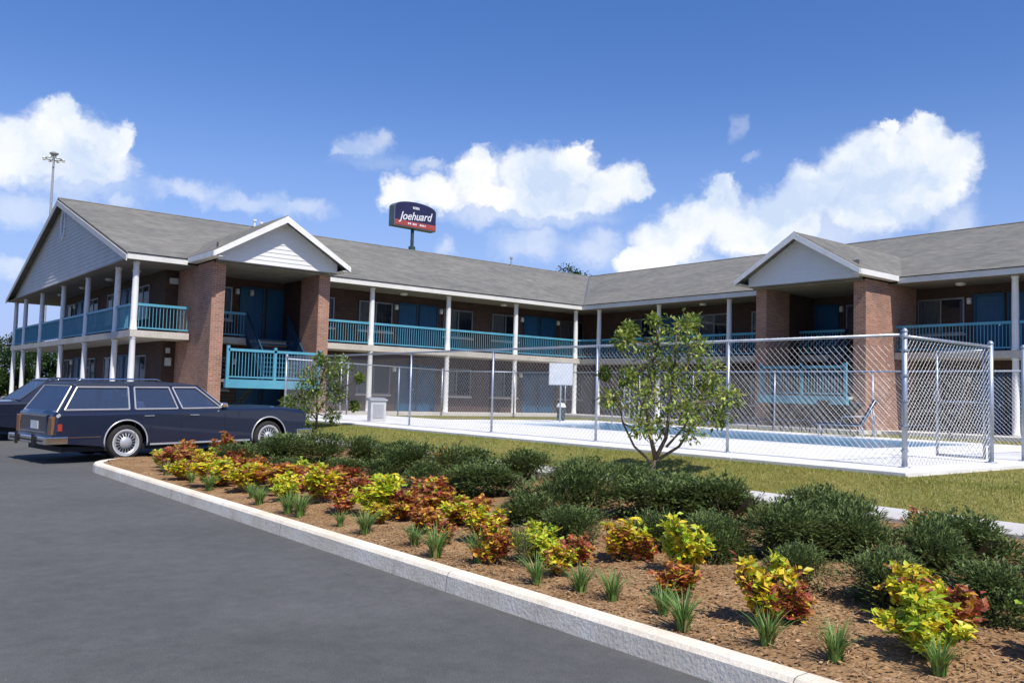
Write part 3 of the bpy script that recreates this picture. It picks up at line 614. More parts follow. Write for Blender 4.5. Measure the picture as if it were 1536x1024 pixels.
# stair porticos. local frame: u along the wing (viewer's right), v outwards
def portico(T):
    def P(u_, v, z): q = T @ Vector((u_, v, z)); return (q.x, q.y, q.z)
    def bx(m_, u0, u1, v0, v1, z0, z1): m_.hexa([P(u0, v0, z0), P(u1, v0, z0), P(u1, v1, z0), P(u0, v1, z0), P(u0, v0, z1), P(u1, v0, z1), P(u1, v1, z1), P(u0, v1, z1)])
    hw, vf, vp = 2.27, 2.60, 2.14
    for s in (-1, 1):
        m_ = MB(); bx(m_, *( (-hw, -hw + .46) if s < 0 else (hw - .46, hw)), .6, vp, -.01, 5.30)
        m_.build('brick_pier', M['brick'], B)
        m_ = MB(); bx(m_, *((-hw, -hw + .12) if s < 0 else (hw - .12, hw)), -1.497, .598, -.01, 5.26)
        m_.build('brick_wing_wall', M['brick'], B)
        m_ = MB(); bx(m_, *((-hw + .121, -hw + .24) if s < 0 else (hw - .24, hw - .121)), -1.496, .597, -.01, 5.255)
        m_.build('shade_toned_lining', M['shadebrick'], B)  # added inner skin, brick colour darkened to paint in the portico's shade
    # roof of the portico
    ov, za, ze = .55, 7.12, 5.56; vr = vf + .50; ew = hw + .32; sl = (za - ze) / ew
    vend = (za - ZE) / SL - O            # where its ridge runs into the main roof
    m_ = MB()
    for s in (-1, 1):
        e0 = P(s * ew, vr, ze); e1 = P(s * ew, .3, ze); a0 = P(0, vr, za); a1 = P(0, -vend - .2, za)
        e2 = P(s * ew, O - .35, ze)
        m_.prism([e0, e2, a1, a0], (0, 0, -.09))
    pr = m_.build('portico_roof', M['shingle'], B)
    m_ = MB()
    for s in (-1, 1):
        m_.prism([P(s * ew, vr + .001, ze - .03), P(0, vr + .001, za - .03), P(0, vr + .001, za - .27), P(s * ew, vr + .001, ze - .22)], Vector(P(0, .035, 0)) - Vector(P(0, 0, 0)))
    m_.build('rake_trim', M['white'], B)
    for s in (-1, 1):
        m_ = MB(); a = Vector(P(s * (ew + .001), vr, ze - .03)); b_ = Vector(P(s * (ew + .001), O + .02, ze - .03))
        m_.prism([a, b_, b_ + Vector((0, 0, -.19)), a + Vector((0, 0, -.19))], Vector(P(s * .035, 0, 0)) - Vector(P(0, 0, 0)))
        m_.build('eave_trim', M['white'], B)
    # rake soffits (the underside between trim and gable board) and eave returns
    for s in (-1, 1):
        m_ = MB(); bx(m_, *((-ew + .01, -hw - .02) if s < 0 else (hw + .02, ew - .01)), O + .03, vr - .01, ze - .215, ze - .195)
        m_.build('eave_soffit', M['white'], B)
    zb = 5.305
    def hwid(z): return max(0, min(hw + .02, (za - .11 - z) / sl))
    lap('pediment_siding', zb, za - .13, .155, hwid, lambda a, o_, z: P(a, vf + .015 + o_, z), M['siding'])
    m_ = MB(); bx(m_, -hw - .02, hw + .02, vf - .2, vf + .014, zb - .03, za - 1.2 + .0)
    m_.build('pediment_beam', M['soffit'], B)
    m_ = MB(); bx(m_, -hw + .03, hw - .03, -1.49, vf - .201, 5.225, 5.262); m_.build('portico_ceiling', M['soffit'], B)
    # half landing in front with its railing
    u0, u1, zl = -hw + .48, hw - .48, 1.16
    m_ = MB(); bx(m_, u0, u1, 1.25, 2.42, zl - .10, zl - .003); m_.build('landing', M['slab'], B)
    m_ = MB(); bx(m_, u0 - .02, u1 + .02, 2.421, 2.60, zl - .30, zl + .0); m_.build('landing_fascia', M['teal'], B)
    q0, q1 = T @ Vector((u0 + .05, 2.53, 0)), T @ Vector((u1 - .05, 2.53, 0))
    rl = railing((q0.x, q0.y), (q1.x, q1.y), zl - .02, 1.1, .115).build('landing_railing', M['teal'], B)
    for uu in (u0 + .05, 0, u1 - .05): m_ = MB(); bx(m_, uu - .05, uu + .05, 2.485, 2.575, zl, zl + 1.18); m_.build('railing_post', M['teal'], rl)
    # flights: right half climbs to the gallery, left half drops to the ground
    st = MB(); n = 9
    for k in range(n):
        v1 = 1.25 - k * .19; z = zl + (k + 1) * (ZS - zl) / n
        bx(st, .12, u1 - .05, v1 - .22, v1, z - .05, z)
    for s, uu in ((0, .06), (1, u1 - .05)):
        a, b_ = P(uu, 1.3, zl - .1), P(uu, -.45, ZS - .15)
        st.prism([a, b_, (b_[0], b_[1], b_[2] + .28), (a[0], a[1], a[2] + .28)], Vector(P(.05, 0, 0)) - Vector(P(0, 0, 0)))
        rp, rq = P(uu, 1.3, zl + .95), P(uu, -.45, ZS + .95)
        st.prism([rp, rq, (rq[0], rq[1], rq[2] + .09), (rp[0], rp[1], rp[2] + .09)], Vector(P(.05, 0, 0)) - Vector(P(0, 0, 0)))
        for k in range(13):
            t_ = (k + .5) / 13; v = lerp(1.3, -.45, t_); z = lerp(zl, ZS, t_); bx(st, uu + .01, uu + .04, v - .015, v + .015, z + .1, z + .97)
    st.build('staircase', M['doorframe'], B)  # darker frame blue paints the stairwell's darkness onto these stairs
    st = MB(); n = 7
    for k in range(n):
        v1 = 1.25 - k * .26; z = zl - (k + 1) * zl / (n + 1); bx(st, u0 + .05, -.1, v1 - .29, v1, z - .05, z)
    for uu in (u0, -.1):
        a, b_ = P(uu, 1.3, zl - .1), P(uu, -.75, -.02)
        st.prism([a, b_, (b_[0], b_[1], b_[2] + .24), (a[0], a[1], a[2] + .24)], Vector(P(.05, 0, 0)) - Vector(P(0, 0, 0)))
    st.build('staircase', M['signpole'], B)  # dark metal colour that also paints in the shade under the landing
    # gallery rail over the left half of the stair well
    q0, q1 = T @ Vector((u0 - .2, -.42, 0)), T @ Vector((.0, -.42, 0))
    railing((q0.x, q0.y), (q1.x, q1.y)).build('railing', M['teal'], B)
    l = put(L0, Matrix.Translation(Vector(P(.62, -1.495, ZS))) @ T.to_3x3().to_4x4())
portico(Matrix(((1, 0, 0, -17.64), (0, -1, 0, 0), (0, 0, 1, 0), (0, 0, 0, 1))))
portico(Matrix(((0, -1, 0, 0), (-1, 0, 0, -14.36), (0, 0, 1, 0), (0, 0, 0, 1))))

# ------------------------------------------------------------------ chain-link fence
FX, FX2 = -18.9, -8.6
fence = empty('chain_link_fence', (FX, -26.5, 0), 0, 'tall galvanised chain-link fence with steel posts enclosing the pool deck', 'fence')
fence.location = (0, 0, 0)
def post(x, y, r_, h, z0=-.05, name='post', parent=fence):
    m_ = MB(); m_.tube([(x, y, z0), (x, y, h)], r_, 12); m_.lathe([(r_ * 1.15, h), (r_ * 1.15, h + .02), (r_ * .6, h + .05), (0, h + .06)], 12, 0, Matrix.Translation((x, y, 0)))
    m_.lathe([(0, .036), (r_ * 2.2, .036), (r_ * 2.2, .045), (r_, .05)], 12, 0, Matrix.Translation((x, y, 0)))
    return m_.build(name, M['galv'], parent, smooth=True)
def fabric(p, q, z0, z1, parent=fence, pitch=.10, wr=.0021, name='wire_fabric', spikes=True):
    p = Vector(p); q = Vector(q); L = (q - p).length; d = (q - p) / L; nrm = Vector((-d.y, d.x)); H = z1 - z0; sl_ = 1.0; m_ = MB()
    def line(a0, h0, a1, h1, off):
        A = Vector((*(p + d * a0 + nrm * off), z0 + h0)); Bq = Vector((*(p + d * a1 + nrm * off), z0 + h1))
        m_.tube([A, Bq], wr, 3, caps=False)
    k = -int(H / pitch) - 1
    while k * pitch < L + H:
        for s in (1, -1):
            s0 = k * pitch                        # a = s0 + h (s=1) or a = s0 + H - h ... mirrored
            h0, h1 = 0, H
            a0, a1 = s0, s0 + H
            if a0 < 0: h0 = -a0; a0 = 0
            if a1 > L: h1 = H - (a1 - L); a1 = L
            if h1 - h0 < .01: continue
            if s == 1: line(a0, h0, a1, h1 + (.03 if spikes and a1 < L - .05 else 0), .004)
            else: line(L - a0, h0, L - a1, h1 + (.03 if spikes and a1 < L - .05 else 0), -.004)
        k += 1
    return m_.build(name, M['wire'], parent)
def rail(p, q, z, parent=fence, r_=.021):
    m_ = MB(); m_.tube([(*p, z), (*q, z)], r_, 8); return m_.build('rail', M['galv'], parent, smooth=True)
FT = 1.88
CO = [(FX, -26.5), (FX, -6.3), (-10.2, -2.4), (FX2, -5.2), (FX2, -26.5)]
for (x, y, r_, h) in [(FX, -26.5, .038, FT + .04), (FX, -6.3, .035, FT + .05), (-10.2, -2.4, .035, 1.85), (FX2, -5.2, .035, 1.85)]: post(x, y, r_, h)
for y in (-23.5, -20.4, -17.1, -13.7, -10.0): post(FX, y, .025, FT - .04)
def mid(a, b_, n): return [(lerp(a[0], b_[0], k / n), lerp(a[1], b_[1], k / n)) for k in range(1, n)]
for x, y in mid(CO[1], CO[2], 3) + mid(CO[3], CO[4], 7): post(x, y, .024, 1.76)
for y in (-11.55, -12.0): post(FX2, y, .024, 1.76)
rail((FX, -26.5), (FX, -6.3), FT); rail(CO[1], CO[2], 1.83); rail(CO[2], CO[3], 1.80); rail(CO[3], (FX2, -30), 1.78)
fabric((FX, -26.46), (FX, -6.34), .06, FT); fabric(CO[1], CO[2], .06, 1.83); fabric(CO[2], CO[3], .06, 1.8); fabric(CO[3], (FX2, -29.5), .0, 1.78)
# side with the gateway
GX, GX2 = -16.25, -15.1
post(GX, -26.55, .042, 1.90); post(GX2, -26.6, .042, 1.90); post(FX2, -26.6, .03, 1.85)
rail((FX, -26.5), (GX, -26.55), FT - .02); rail((GX2, -26.6), (FX2, -26.6), FT - .02)
fabric((FX + .04, -26.5), (GX - .04, -26.55), .06, FT - .02); fabric((GX2 + .05, -26.6), (FX2, -26.6), .06, FT - .02)
# ties and collars on the corner post
m_ = MB()
for z in (.25, .6, .95, 1.3, 1.65, 1.84): m_.tube([(FX, -26.5, z), (FX, -26.5, z + .03)], .052, 12)
m_.build('tension_band', M['galv'], fence)
gate = empty('fence_gate', (GX, -26.5, .0), 0, 'open chain-link gate with tubular frame beside the pool corner post', 'gate')
ge = Vector((-16.19, -25.68)) - Vector((GX, -26.5)); gl = ge.length; gd = ge / gl
gate.rotation_euler = (0, 0, math.atan2(gd.y, gd.x))
m_ = MB()
m_.tube([(.05, 0, .10), (gl, 0, .10)], .02, 8); m_.tube([(.05, 0, 1.80), (gl, 0, 1.80)], .02, 8); m_.tube([(.05, 0, .08), (.05, 0, 1.82)], .022, 8); m_.tube([(gl, 0, .08), (gl, 0, 1.82)], .022, 8); m_.tube([(.05, 0, .98), (gl, 0, .98)], .016, 8)
m_.build('gate_frame', M['galv'], gate, smooth=True)
fabric((.07, 0), (gl - .02, 0), .11, 1.79, gate, spikes=False)
m_ = MB(); m_.box(gl - .04, gl + .05, -.035, .035, .98, 1.16); m_.build('latch', M['grey'], gate, bevel=.01)
m_ = MB(); m_.box(-.04, .07, -.02, .02, .3, .38); m_.box(-.04, .07, -.02, .02, 1.5, 1.58); m_.build('hinge', M['grey'], gate)

# pool furniture, notice board, pedestal
nb_ = empty('notice_board', (-11.6, -11.3, .035), R(-40), 'blank white pool notice board on a grey post', 'sign')
m_ = MB(); m_.tube([(0, .02, 0), (0, .02, 1.9)], .03, 8); m_.build('post', M['grey'], nb_)
m_ = MB(); m_.box(-.38, .38, -.025, -.012, 1.22, 1.92); m_.build('panel', M['bluestrap'], nb_, bevel=.004)
m_ = MB(); m_.box(-.4, .4, -.011, -.0, 1.2, 1.94); m_.build('backing', M['grey'], nb_)
pd = empty('utility_cabinet', (-18.25, -10.95, .03), R(-15), 'pale grey utility cabinet with sloped cap at the deck edge', 'cabinet')
m_ = MB(); m_.box(-.22, .22, -.18, .18, 0, .58); m_.build('body', M['pedestal'], pd, bevel=.012)
m_ = MB(); m_.hexa([(-.26, -.22, .582), (.26, -.22, .582), (.26, .22, .582), (-.26, .22, .582), (-.26, -.22, .62), (.26, -.22, .62), (.26, .22, .68), (-.26, .22, .68)]); m_.build('cap', M['grey'], pd, bevel=.01)
m_ = MB(); m_.box(-.15, .15, -.196, -.181, .1, .5); m_.build('door', M['grey'], pd, bevel=.004)
bn = empty('waste_bin', (-10.2, -9.8, .0), 0, 'small dark waste bin with a white lid beyond the pool', 'bin')
m_ = MB(); m_.lathe([(0, 0), (.13, 0), (.15, .5), (0, .5)], 16); m_.build('body', M['signpole'], bn)
m_ = MB(); m_.lathe([(.165, .5), (.165, .56), (.10, .64), (0, .66)], 16); m_.build('lid', M['white'], bn)
def chaise(label, x, y, rz, back=50, strap='strap', frame='black', sc=1.0):
    c = empty('lounge_chair', (x, y, .035), rz, label, 'lounge chair', 'lounge chairs round the pool'); c.scale = (sc, sc, sc)
    L1, L2, Wd, zz = 1.15, .75, .6, .30; ca, sa = math.cos(R(back)), math.sin(R(back))
    m_ = MB()
    for s in (-1, 1):
        yy = s * Wd / 2
        m_.tube([(0, yy, zz), (L1, yy, zz), (L1 + L2 * ca, yy, zz + L2 * sa)], .016, 8)
        m_.tube([(.15, yy, zz), (.1, yy, 0)], .015, 8); m_.tube([(L1 - .05, yy, zz), (L1 + .05, yy, 0)], .015, 8); m_.tube([(L1 + L2 * ca * .7, yy, zz + L2 * sa * .7), (L1 + .35, yy, 0)], .012, 8)
        m_.tube([(.65, yy, zz), (.7, yy, zz + .22), (L1 + .1, yy, zz + .24)], .013, 8)
    m_.tube([(0, -Wd / 2, zz), (0, Wd / 2, zz)], .016, 8); m_.tube([(L1 + L2 * ca, -Wd / 2, zz + L2 * sa), (L1 + L2 * ca, Wd / 2, zz + L2 * sa)], .016, 8)
    m_.build('frame', M[frame], c, smooth=True)
    m_ = MB(); n = 14
    for k in range(n): x0 = L1 * (k + .12) / n; m_.box(x0, x0 + L1 / n * .95, -Wd / 2, Wd / 2, zz + .012, zz + .055)
    m_.build('seat', M[strap], c)
    m_ = MB(); n = 10
    for k in range(n):
        t0, t1 = L2 * (k + .1) / n, L2 * (k + 1.06) / n
        m_.prism([(L1 + t0 * ca, -Wd / 2, zz + t0 * sa + .015), (L1 + t1 * ca, -Wd / 2, zz + t1 * sa + .015), (L1 + t1 * ca, Wd / 2, zz + t1 * sa + .015), (L1 + t0 * ca, Wd / 2, zz + t0 * sa + .015)], (-.05 * sa, 0, .05 * ca))
    m_.build('backrest', M[strap], c)
    return c
chaise('dark strapped lounge chair with raised back by the fence, nearest the sunlit brick pier', -9.6, -19.35, R(-66), 62, 'strap', 'galv')
chaise('dark strapped lounge chair behind the pool, second from the brick pier', -8.15, -18.0, R(-80), 48)
chaise('dark strapped lounge chair behind the pool, third from the brick pier', -8.05, -17.0, R(-85), 55)
chaise('dark strapped lounge chair behind the pool, farthest from the sunlit brick pier', -7.95, -16.0, R(-80), 40)
chaise('dark lounge chair seen just left of the gate corner post', -8.0, -20.9, R(-60), 65)

# ------------------------------------------------------------------ sign, mast
SX, SY = 14.7, 40.0
sg = empty('pylon_sign', (SX, SY, 0), R(-1.5 - 38.9 + 44), 'tall roadside sign with dark blue arched face and red band behind the roof', 'sign')
sg.rotation_euler = (0, 0, R(3))
hw_, hb, ht, th = 2.5, 16.85, 18.8, .45
arch = [(-hw_, hb), (hw_, hb), (hw_, ht)] + [(hw_ * math.cos(t_) * .98, ht + .62 * math.sin(t_)) for t_ in fr(R(18), R(162), 14)] + [(-hw_, ht)]
m_ = MB(); m_.prism([(x, th, z) for x, z in arch], (0, -2 * th, 0)); m_.build('cabinet', M['signgreen'], sg)
cx = [(x * .965, hb + .1 + (z - hb) * .95) for x, z in arch]
m_ = MB(); m_.prism([(x, -th - .002, z) for x, z in cx], (0, -.02, 0)); fc = m_.build('face', M['signblue'], sg)
m_ = MB(); m_.box(-hw_ * .965, hw_ * .965, -th - .035, -th - .023, hb + .1, hb + .62); m_.build('red_band', M['signred'], fc)
def text(s, size, x, z, y, shear=0, parent=None, name='lettering', ext=.012, sx=1.0, tilt=0):
    cu = bpy.data.curves.new(name, 'FONT'); cu.body = s; cu.size = size; cu.shear = shear; cu.extrude = ext; cu.align_x = 'CENTER'; cu.offset = .012
    to = bpy.data.objects.new('t', cu); COL.objects.link(to); dg = bpy.context.evaluated_depsgraph_get(); dg.update()
    me = bpy.data.meshes.new_from_object(to.evaluated_get(dg)); COL.objects.unlink(to); bpy.data.objects.remove(to)
    me.transform(Matrix.Translation((x, y, z)) @ Matrix.Rotation(R(90), 4, 'X') @ Matrix.Rotation(tilt, 4, 'Z') @ Matrix.Scale(sx, 4, (1, 0, 0)))
    me.materials.clear(); me.materials.append(M['signwhite']); o_ = bpy.data.objects.new(name, me); COL.objects.link(o_); o_.parent = parent; return o_
text('Joehuard', 1.12, 0, 17.66, -th - .04, .4, sg, 'lettering', .012, .92, R(5))
m_ = MB()
for k in range(5): m_.box(-.36 + k * .16, -.36 + k * .16 + .1, -th - .05, -th - .026, 18.72, 18.96)
m_.build('small_lettering', M['signwhite'], sg)
m_ = MB()
for x0, x1 in ((-.9, -.75), (-.68, -.55), (-.35, -.2), (-.14, -.02), (.04, .12), (.5, .66), (.72, .84), (.9, 1.0), (1.1, 1.2)): m_.box(x0, x1, -th - .05, -th - .036, hb + .3, hb + .47)
m_.build('band_lettering', M['signwhite'], sg)
m_ = MB(); m_.tube([(0, 0, -.5), (0, 0, 15.1)], .34, 16); m_.tube([(0, 0, 15.1), (0, 0, 16.9)], .17, 16); m_.build('pole', M['signpole'], sg)
ms = empty('light_mast', (-9.76, 80, 0), 0, 'tall slender highway light mast with a ring of lamps above the gable', 'light mast')
m_ = MB(); m_.tube([(0, 0, -1), (0, 0, 27.6)], [.24, .11], 12); m_.build('pole', M['grey'], ms)
m_ = MB()
for k in range(24):
    a, b_ = R(15 * k), R(15 * (k + 1)); m_.tube([(0.85 * math.cos(a), 0.85 * math.sin(a), 26.9), (0.85 * math.cos(b_), 0.85 * math.sin(b_), 26.9)], .06, 6)
for k in range(4): m_.tube([(0, 0, 27.3), (0.85 * math.cos(R(90 * k)), 0.85 * math.sin(R(90 * k)), 26.9)], .05, 6)
m_.lathe([(0, 27.8), (.5, 27.6), (.5, 27.5), (.16, 27.2)], 12); m_.build('lamp_ring', M['grey'], ms)
for k in range(8):
    m_ = MB(); a = R(45 * k + 10); m_.lathe([(0, .1), (.12, .08), (.2, -.08), (.16, -.1), (0, -.1)], 12, 0, Matrix.Translation((1.1 * math.cos(a), 1.1 * math.sin(a), 26.85))); m_.build('lamp_head', M['lamp'], ms, smooth=True)

# ------------------------------------------------------------------ cars
def wheel_parts(car, x, y, rad, side):
    w_ = empty('wheel', (x, y, rad)); w_.parent = car
    T = Matrix.Rotation(R(90) * side, 4, 'X')            # lathe axis points outwards (side=1 -> -y)
    m_ = MB(); m_.lathe([(rad * .64, -.19), (rad * .9, -.2), (rad * .985, -.17), (rad, -.1), (rad, -.06), (rad * .985, .0), (rad * .90, .03), (rad * .66, .02), (rad * .64, -.02)], 40, 0, T); ty = m_.build('tyre', M['rubber'], w_, smooth=True)
    m_ = MB(); m_.lathe([(rad * .745, .030), (rad * .70, .030)], 40, 0, T); m_.build('whitewall', M['bluestrap'], w_, smooth=True)
    m_ = MB(); m_.lathe([(rad * .71, .024), (rad * .645, .028), (rad * .6, .018), (rad * .56, .0), (rad * .5, .004), (rad * .3, .026), (rad * .26, .04), (rad * .12, .05), (0, .052)], 40, 0, T); rm = m_.build('rim', M['bright'], w_, smooth=True)
    m_ = MB()
    for k in range(18):
        a = R(20 * k); c, s = math.cos(a), math.sin(a); t_ = rad * .045
        pts = [(rad * .34, -t_ * .8), (rad * .54, -t_ * 1.2), (rad * .54, t_ * 1.2), (rad * .34, t_ * .8)]
        q = [T @ Vector((px * c - py * s, px * s + py * c, .026 if px < rad * .4 else .009)) for px, py in pts]
        m_.prism(q, T.to_3x3() @ Vector((0, 0, .004)))
    m_.build('hubcap_slot', M['black'], rm)
    return w_
def arc(cx_, cz, rr, a0, a1, n): return [(cx_ + rr * math.cos(R(lerp(a0, a1, k / n))), cz + rr * math.sin(R(lerp(a0, a1, k / n)))) for k in range(n + 1)]
def loft(secs, close=True):
    """sections: list of equal-length point loops"""
    m_ = MB(); n = len(secs[0])
    for s in secs: m_.v += [tuple(p) for p in s]
    for k in range(len(secs) - 1):
        for j in range(n if close else n - 1): m_.f.append((k * n + j, k * n + (j + 1) % n, (k + 1) * n + (j + 1) % n, (k + 1) * n + j)); m_.m.append(0)
    return m_
def car(kind, loc, rz, label, paint, roofm):
    c = empty(kind, loc, rz, label, 'station wagon' if 'wagon' in kind else 'car')
    wag = 'wagon' in kind
    WB, RO, FO, hwid = 3.12, 1.34, .98, .97; rad = .345
    zs, zb = .27, .95
    # lower body: side outline with wheel arches, a shoulder crease and tumblehome, lofted across the width
    def outline(zoff, inset):
        p = [(-RO + .06 + inset, zs + .1), (-RO + inset, .52), (-RO + .03 + inset, zb - .05), (-RO + .09 + inset, zb)] if wag else [(-RO + .06 + inset, zs + .1), (-RO + inset, .5), (-RO + .02 + inset, .84), (-RO + .1 + inset, .90)]
        p += [(-.4, zb + .0), (.6, zb + .012), (2.02, zb + .025), (2.12, zb + .05), (WB + .35, zb + .035), (WB + FO - .16 - inset, zb - .02), (WB + FO - .03 - inset, zb - .07), (WB + FO - inset, .72), (WB + FO - .03 - inset, .46), (WB + FO - .12 - inset, zs + .08)]
        if not wag: p[4] = (-.35, .93)
        p += [(WB + .45, zs + .01)] + arc(WB, rad + .02, .41, -15, 195, 16) + [(WB - .46, zs), (.47, zs)] + arc(0, rad + .02, .41, -15, 195, 16) + [(-.47, zs + .02)]
        return p
    def ring(y, k):                      # k: 0 outer flat .. 1 fully rounded-in
        return [(x, y, z - k * (.02 if z > .8 else 0) + (k * .02 if z < .35 else 0)) for x, z in outline(0, k * .035)]
    secs = [ring(-hwid + .035, 1), ring(-hwid + .01, .45), ring(-hwid, 0.1), ring(-hwid + .0, 0)]
    body = MB()
    side = outline(0, 0)
    def add_ring(y, k): i = len(body.v); body.v.extend(ring(y, k)); return i
    ids = [add_ring(-hwid + .05, 1), add_ring(-hwid + .015, .4), add_ring(-hwid, 0.0)]
    n = len(side)
    # outer skin is flush at |y| = hwid, edges roll inwards
    allr = []
    for (y, k) in ((-hwid, .0), (-hwid + .03, .15), (-hwid + .09, .0), (hwid - .09, .0), (hwid - .03, .15), (hwid, .0)): pass
    body = MB()
    def sec(y, ins, dz):
        return [(x + (ins if x < -RO + .2 else (-ins if x > WB + FO - .25 else 0)), y, z - (dz if z > .8 else 0)) for x, z in side]
    S = [sec(-hwid, .05, .06), sec(-hwid + .03, .02, .02), sec(-hwid + .09, .0, .0), sec(-.4, -.02, -.025), sec(.4, -.02, -.025), sec(hwid - .09, 0, 0), sec(hwid - .03, .02, .02), sec(hwid, .05, .06)]
    for s in S: body.v += s
    for k in range(len(S) - 1):
        for j in range(n): body.f.append((k * n + j, k * n + (j + 1) % n, (k + 1) * n + (j + 1) % n, (k + 1) * n + j)); body.m.append(0)
    body.f.append(tuple(range(n))); body.m.append(0); body.f.append(tuple(range((len(S) - 1) * n, len(S) * n))[::-1]); body.m.append(0)
    bo = body.build('body', paint, c, bevel=.012, seg=2)
    for p_ in bo.data.polygons: p_.use_smooth = False
    # greenhouse
    zt = 1.44; yb, yt = hwid - .07, hwid - .24
    def Y(z): return lerp(yb, yt, (z - zb) / (zt - zb))
    if wag:
        xr0, xr1, xf0, xf1 = -RO + .1, -RO + .42, 2.12, 1.52
        wins = [[(-1.12, .985), (.08, .985), (.10, 1.41), (-.86, 1.41)], [(.20, .985), (1.06, .985), (.92, 1.41), (.22, 1.41)], [(1.16, .985), (2.02, .99), (1.50, 1.41), (1.0, 1.41)]]
    else:
        xr0, xr1, xf0, xf1 = -.38, .25, 2.12, 1.52
        wins = [[(.05, .98), (.32, .98), (.36, 1.40), (.32, 1.40)], [(.42, .985), (1.06, .985), (.96, 1.40), (.44, 1.40)], [(1.16, .985), (2.02, .99), (1.50, 1.41), (1.04, 1.41)]]
    # pillars: thin skins on both sides
    def pill(poly, nm):
        for s in (-1, 1):
            m_ = MB(); m_.prism([(x, s * Y(z), z) for x, z in poly], (0, -s * .05, 0)); m_.build(nm, paint, c)
    zt2 = zt + .02
    pill([(xr0, zb - .03), (wins[0][0][0], wins[0][0][1]), (wins[0][3][0], wins[0][3][1]), (xr1, zt2)], 'rear_pillar')
    for a, b_ in zip(wins, wins[1:]): pill([a[1], b_[0], b_[3], a[2]], 'door_pillar')
    pill([wins[-1][1], (xf0, zb + .02), (xf1 + .03, zt2), wins[-1][2]], 'front_pillar')
    pill([(xr0, zb - .03), (xf0, zb + .0), (xf0, zb + .02), wins[-1][1], wins[-1][0], wins[-2][1], wins[-2][0], wins[0][1], wins[0][0]], 'belt_panel')
    pill([wins[0][3], wins[0][2], wins[-2][3], wins[-2][2], wins[-1][3], wins[-1][2], (xf1 + .03, zt2), (xr1, zt2)], 'roof_rail')
    # roof panel, gently crowned
    rs_ = []
    for x, dz in ((xr1 - .03, .0), (xr1 + .06, .035), (lerp(xr1, xf1, .3), .065), (lerp(xr1, xf1, .7), .065), (xf1 - .1, .04), (xf1 + .04, .0)):
        rs_.append([(x, yt * q, zt2 + dz * (1 - abs(q) ** 3)) for q in fr(-1, 1, 12)])
    rp = loft(rs_, False); ro = rp.build('roof', roofm, c, smooth=True)
    sm = ro.modifiers.new('thick', 'SOLIDIFY'); sm.thickness = .03; sm.offset = -1
    if wag:
        m_ = MB()
        for s in (-1, 1):
            m_.tube([(xr1 + .12, s * .56, zt2 + .06), (xr1 + .2, s * .56, zt2 + .095), (.75, s * .56, zt2 + .11), (.85, s * .56, zt2 + .07)], .012, 6)
        for x in (-.35, .3): m_.tube([(x, -.56, zt2 + .1), (x, .56, zt2 + .1)], .010, 6)
        m_.build('roof_rack', M['chrome'], c, smooth=True)
    # glass and bright frames
    for s in (-1, 1):
        for wpoly in wins:
            m_ = MB(); q = [Vector((x, s * (Y(z) - .012), z)) for x, z in wpoly]; m_.prism(q, (0, -s * .005, 0)); g = m_.build('side_window', M['carglass'], c)
            m_ = MB(); q = [Vector((x, s * (Y(z) + .004), z)) for x, z in wpoly]
            for k in range(4): m_.tube([q[k], q[(k + 1) % 4]], .017 if wag else .008, 6)
            m_.build('window_trim', M['bright'] if wag else M['black'], g)
    def glassquad(nm, q, trim=None, rt=.014):
        m_ = MB(); m_.prism(q, (0, 0, .006)); g = m_.build(nm, M['carglass'], c)
        if trim:
            m_ = MB()
            for k in range(4): m_.tube([q[k], q[(k + 1) % 4]], rt, 6)
            m_.build('window_trim', trim, g)
    glassquad('rear_window', [(xr0 + .0, -yb + .05, zb + .0), (xr0 + .0, yb - .05, zb + .0), (xr1 - .02, yt - .04, zt - .01), (xr1 - .02, -yt + .04, zt - .01)], M['bright'] if wag else M['black'])
    glassquad('windscreen', [(xf0 + .02, -yb + .04, zb + .04), (xf0 + .02, yb - .04, zb + .04), (xf1 + .04, yt - .03, zt + .0), (xf1 + .04, -yt + .03, zt + .0)], M['bright'])
    # cabin
    m_ = MB()
    for x in (.55, 1.35):
        for y in (-.42, .42): m_.hexa([(x - .12, y - .3, .55), (x + .05, y - .3, .55), (x + .05, y + .3, .55), (x - .12, y + .3, .55), (x - .25, y - .28, 1.13), (x - .1, y - .28, 1.13), (x - .1, y + .28, 1.13), (x - .25, y + .28, 1.13)]); m_.box(x - .24, x - .13, y - .12, y + .12, 1.14, 1.3)
    m_.build('seat', M['interior'], c, bevel=.03)
    m_ = MB(); m_.hexa([(1.75, -.8, .6), (2.1, -.8, .6), (2.1, .8, .6), (1.75, .8, .6), (1.8, -.8, 1.0), (2.15, -.8, .985), (2.15, .8, .985), (1.8, .8, 1.0)]); m_.build('dashboard', M['interior'], c)
    m_ = MB(); Tm = Matrix.Translation((1.66, .4, 1.0)) @ Matrix.Rotation(R(65), 4, 'Y')
    pts = [Tm @ Vector((.18 * math.cos(R(20 * k)), .18 * math.sin(R(20 * k)), 0)) for k in range(19)]; m_.tube(pts, .012, 6); m_.tube([Tm @ Vector((0, -.18, 0)), Tm @ Vector((0, .18, 0))], .014, 6); m_.build('steering_wheel', M['black'], c)
    # wheels, arches, trim
    for x in (0, WB):
        for s in (-1, 1):
            wheel_parts(c, x, s * (hwid - .035), rad, 1 if s < 0 else -1)
            m_ = MB(); m_.tube([(px, s * (hwid + .003), pz) for px, pz in arc(x, rad + .02, .415, -12, 192, 18)], .016 if wag else .006, 6); m_.build('arch_trim', M['bright'] if wag else M['black'], c, smooth=True)
        m_ = MB(); m_.tube([(x, -hwid + .2, rad), (x, hwid - .2, rad)], .28, 16); m_.build('wheel_well', M['black'], c)
    m_ = MB(); m_.box(-RO + .2, WB + FO - .2, -hwid + .1, hwid - .1, .2, .3); m_.build('chassis', M['black'], c)
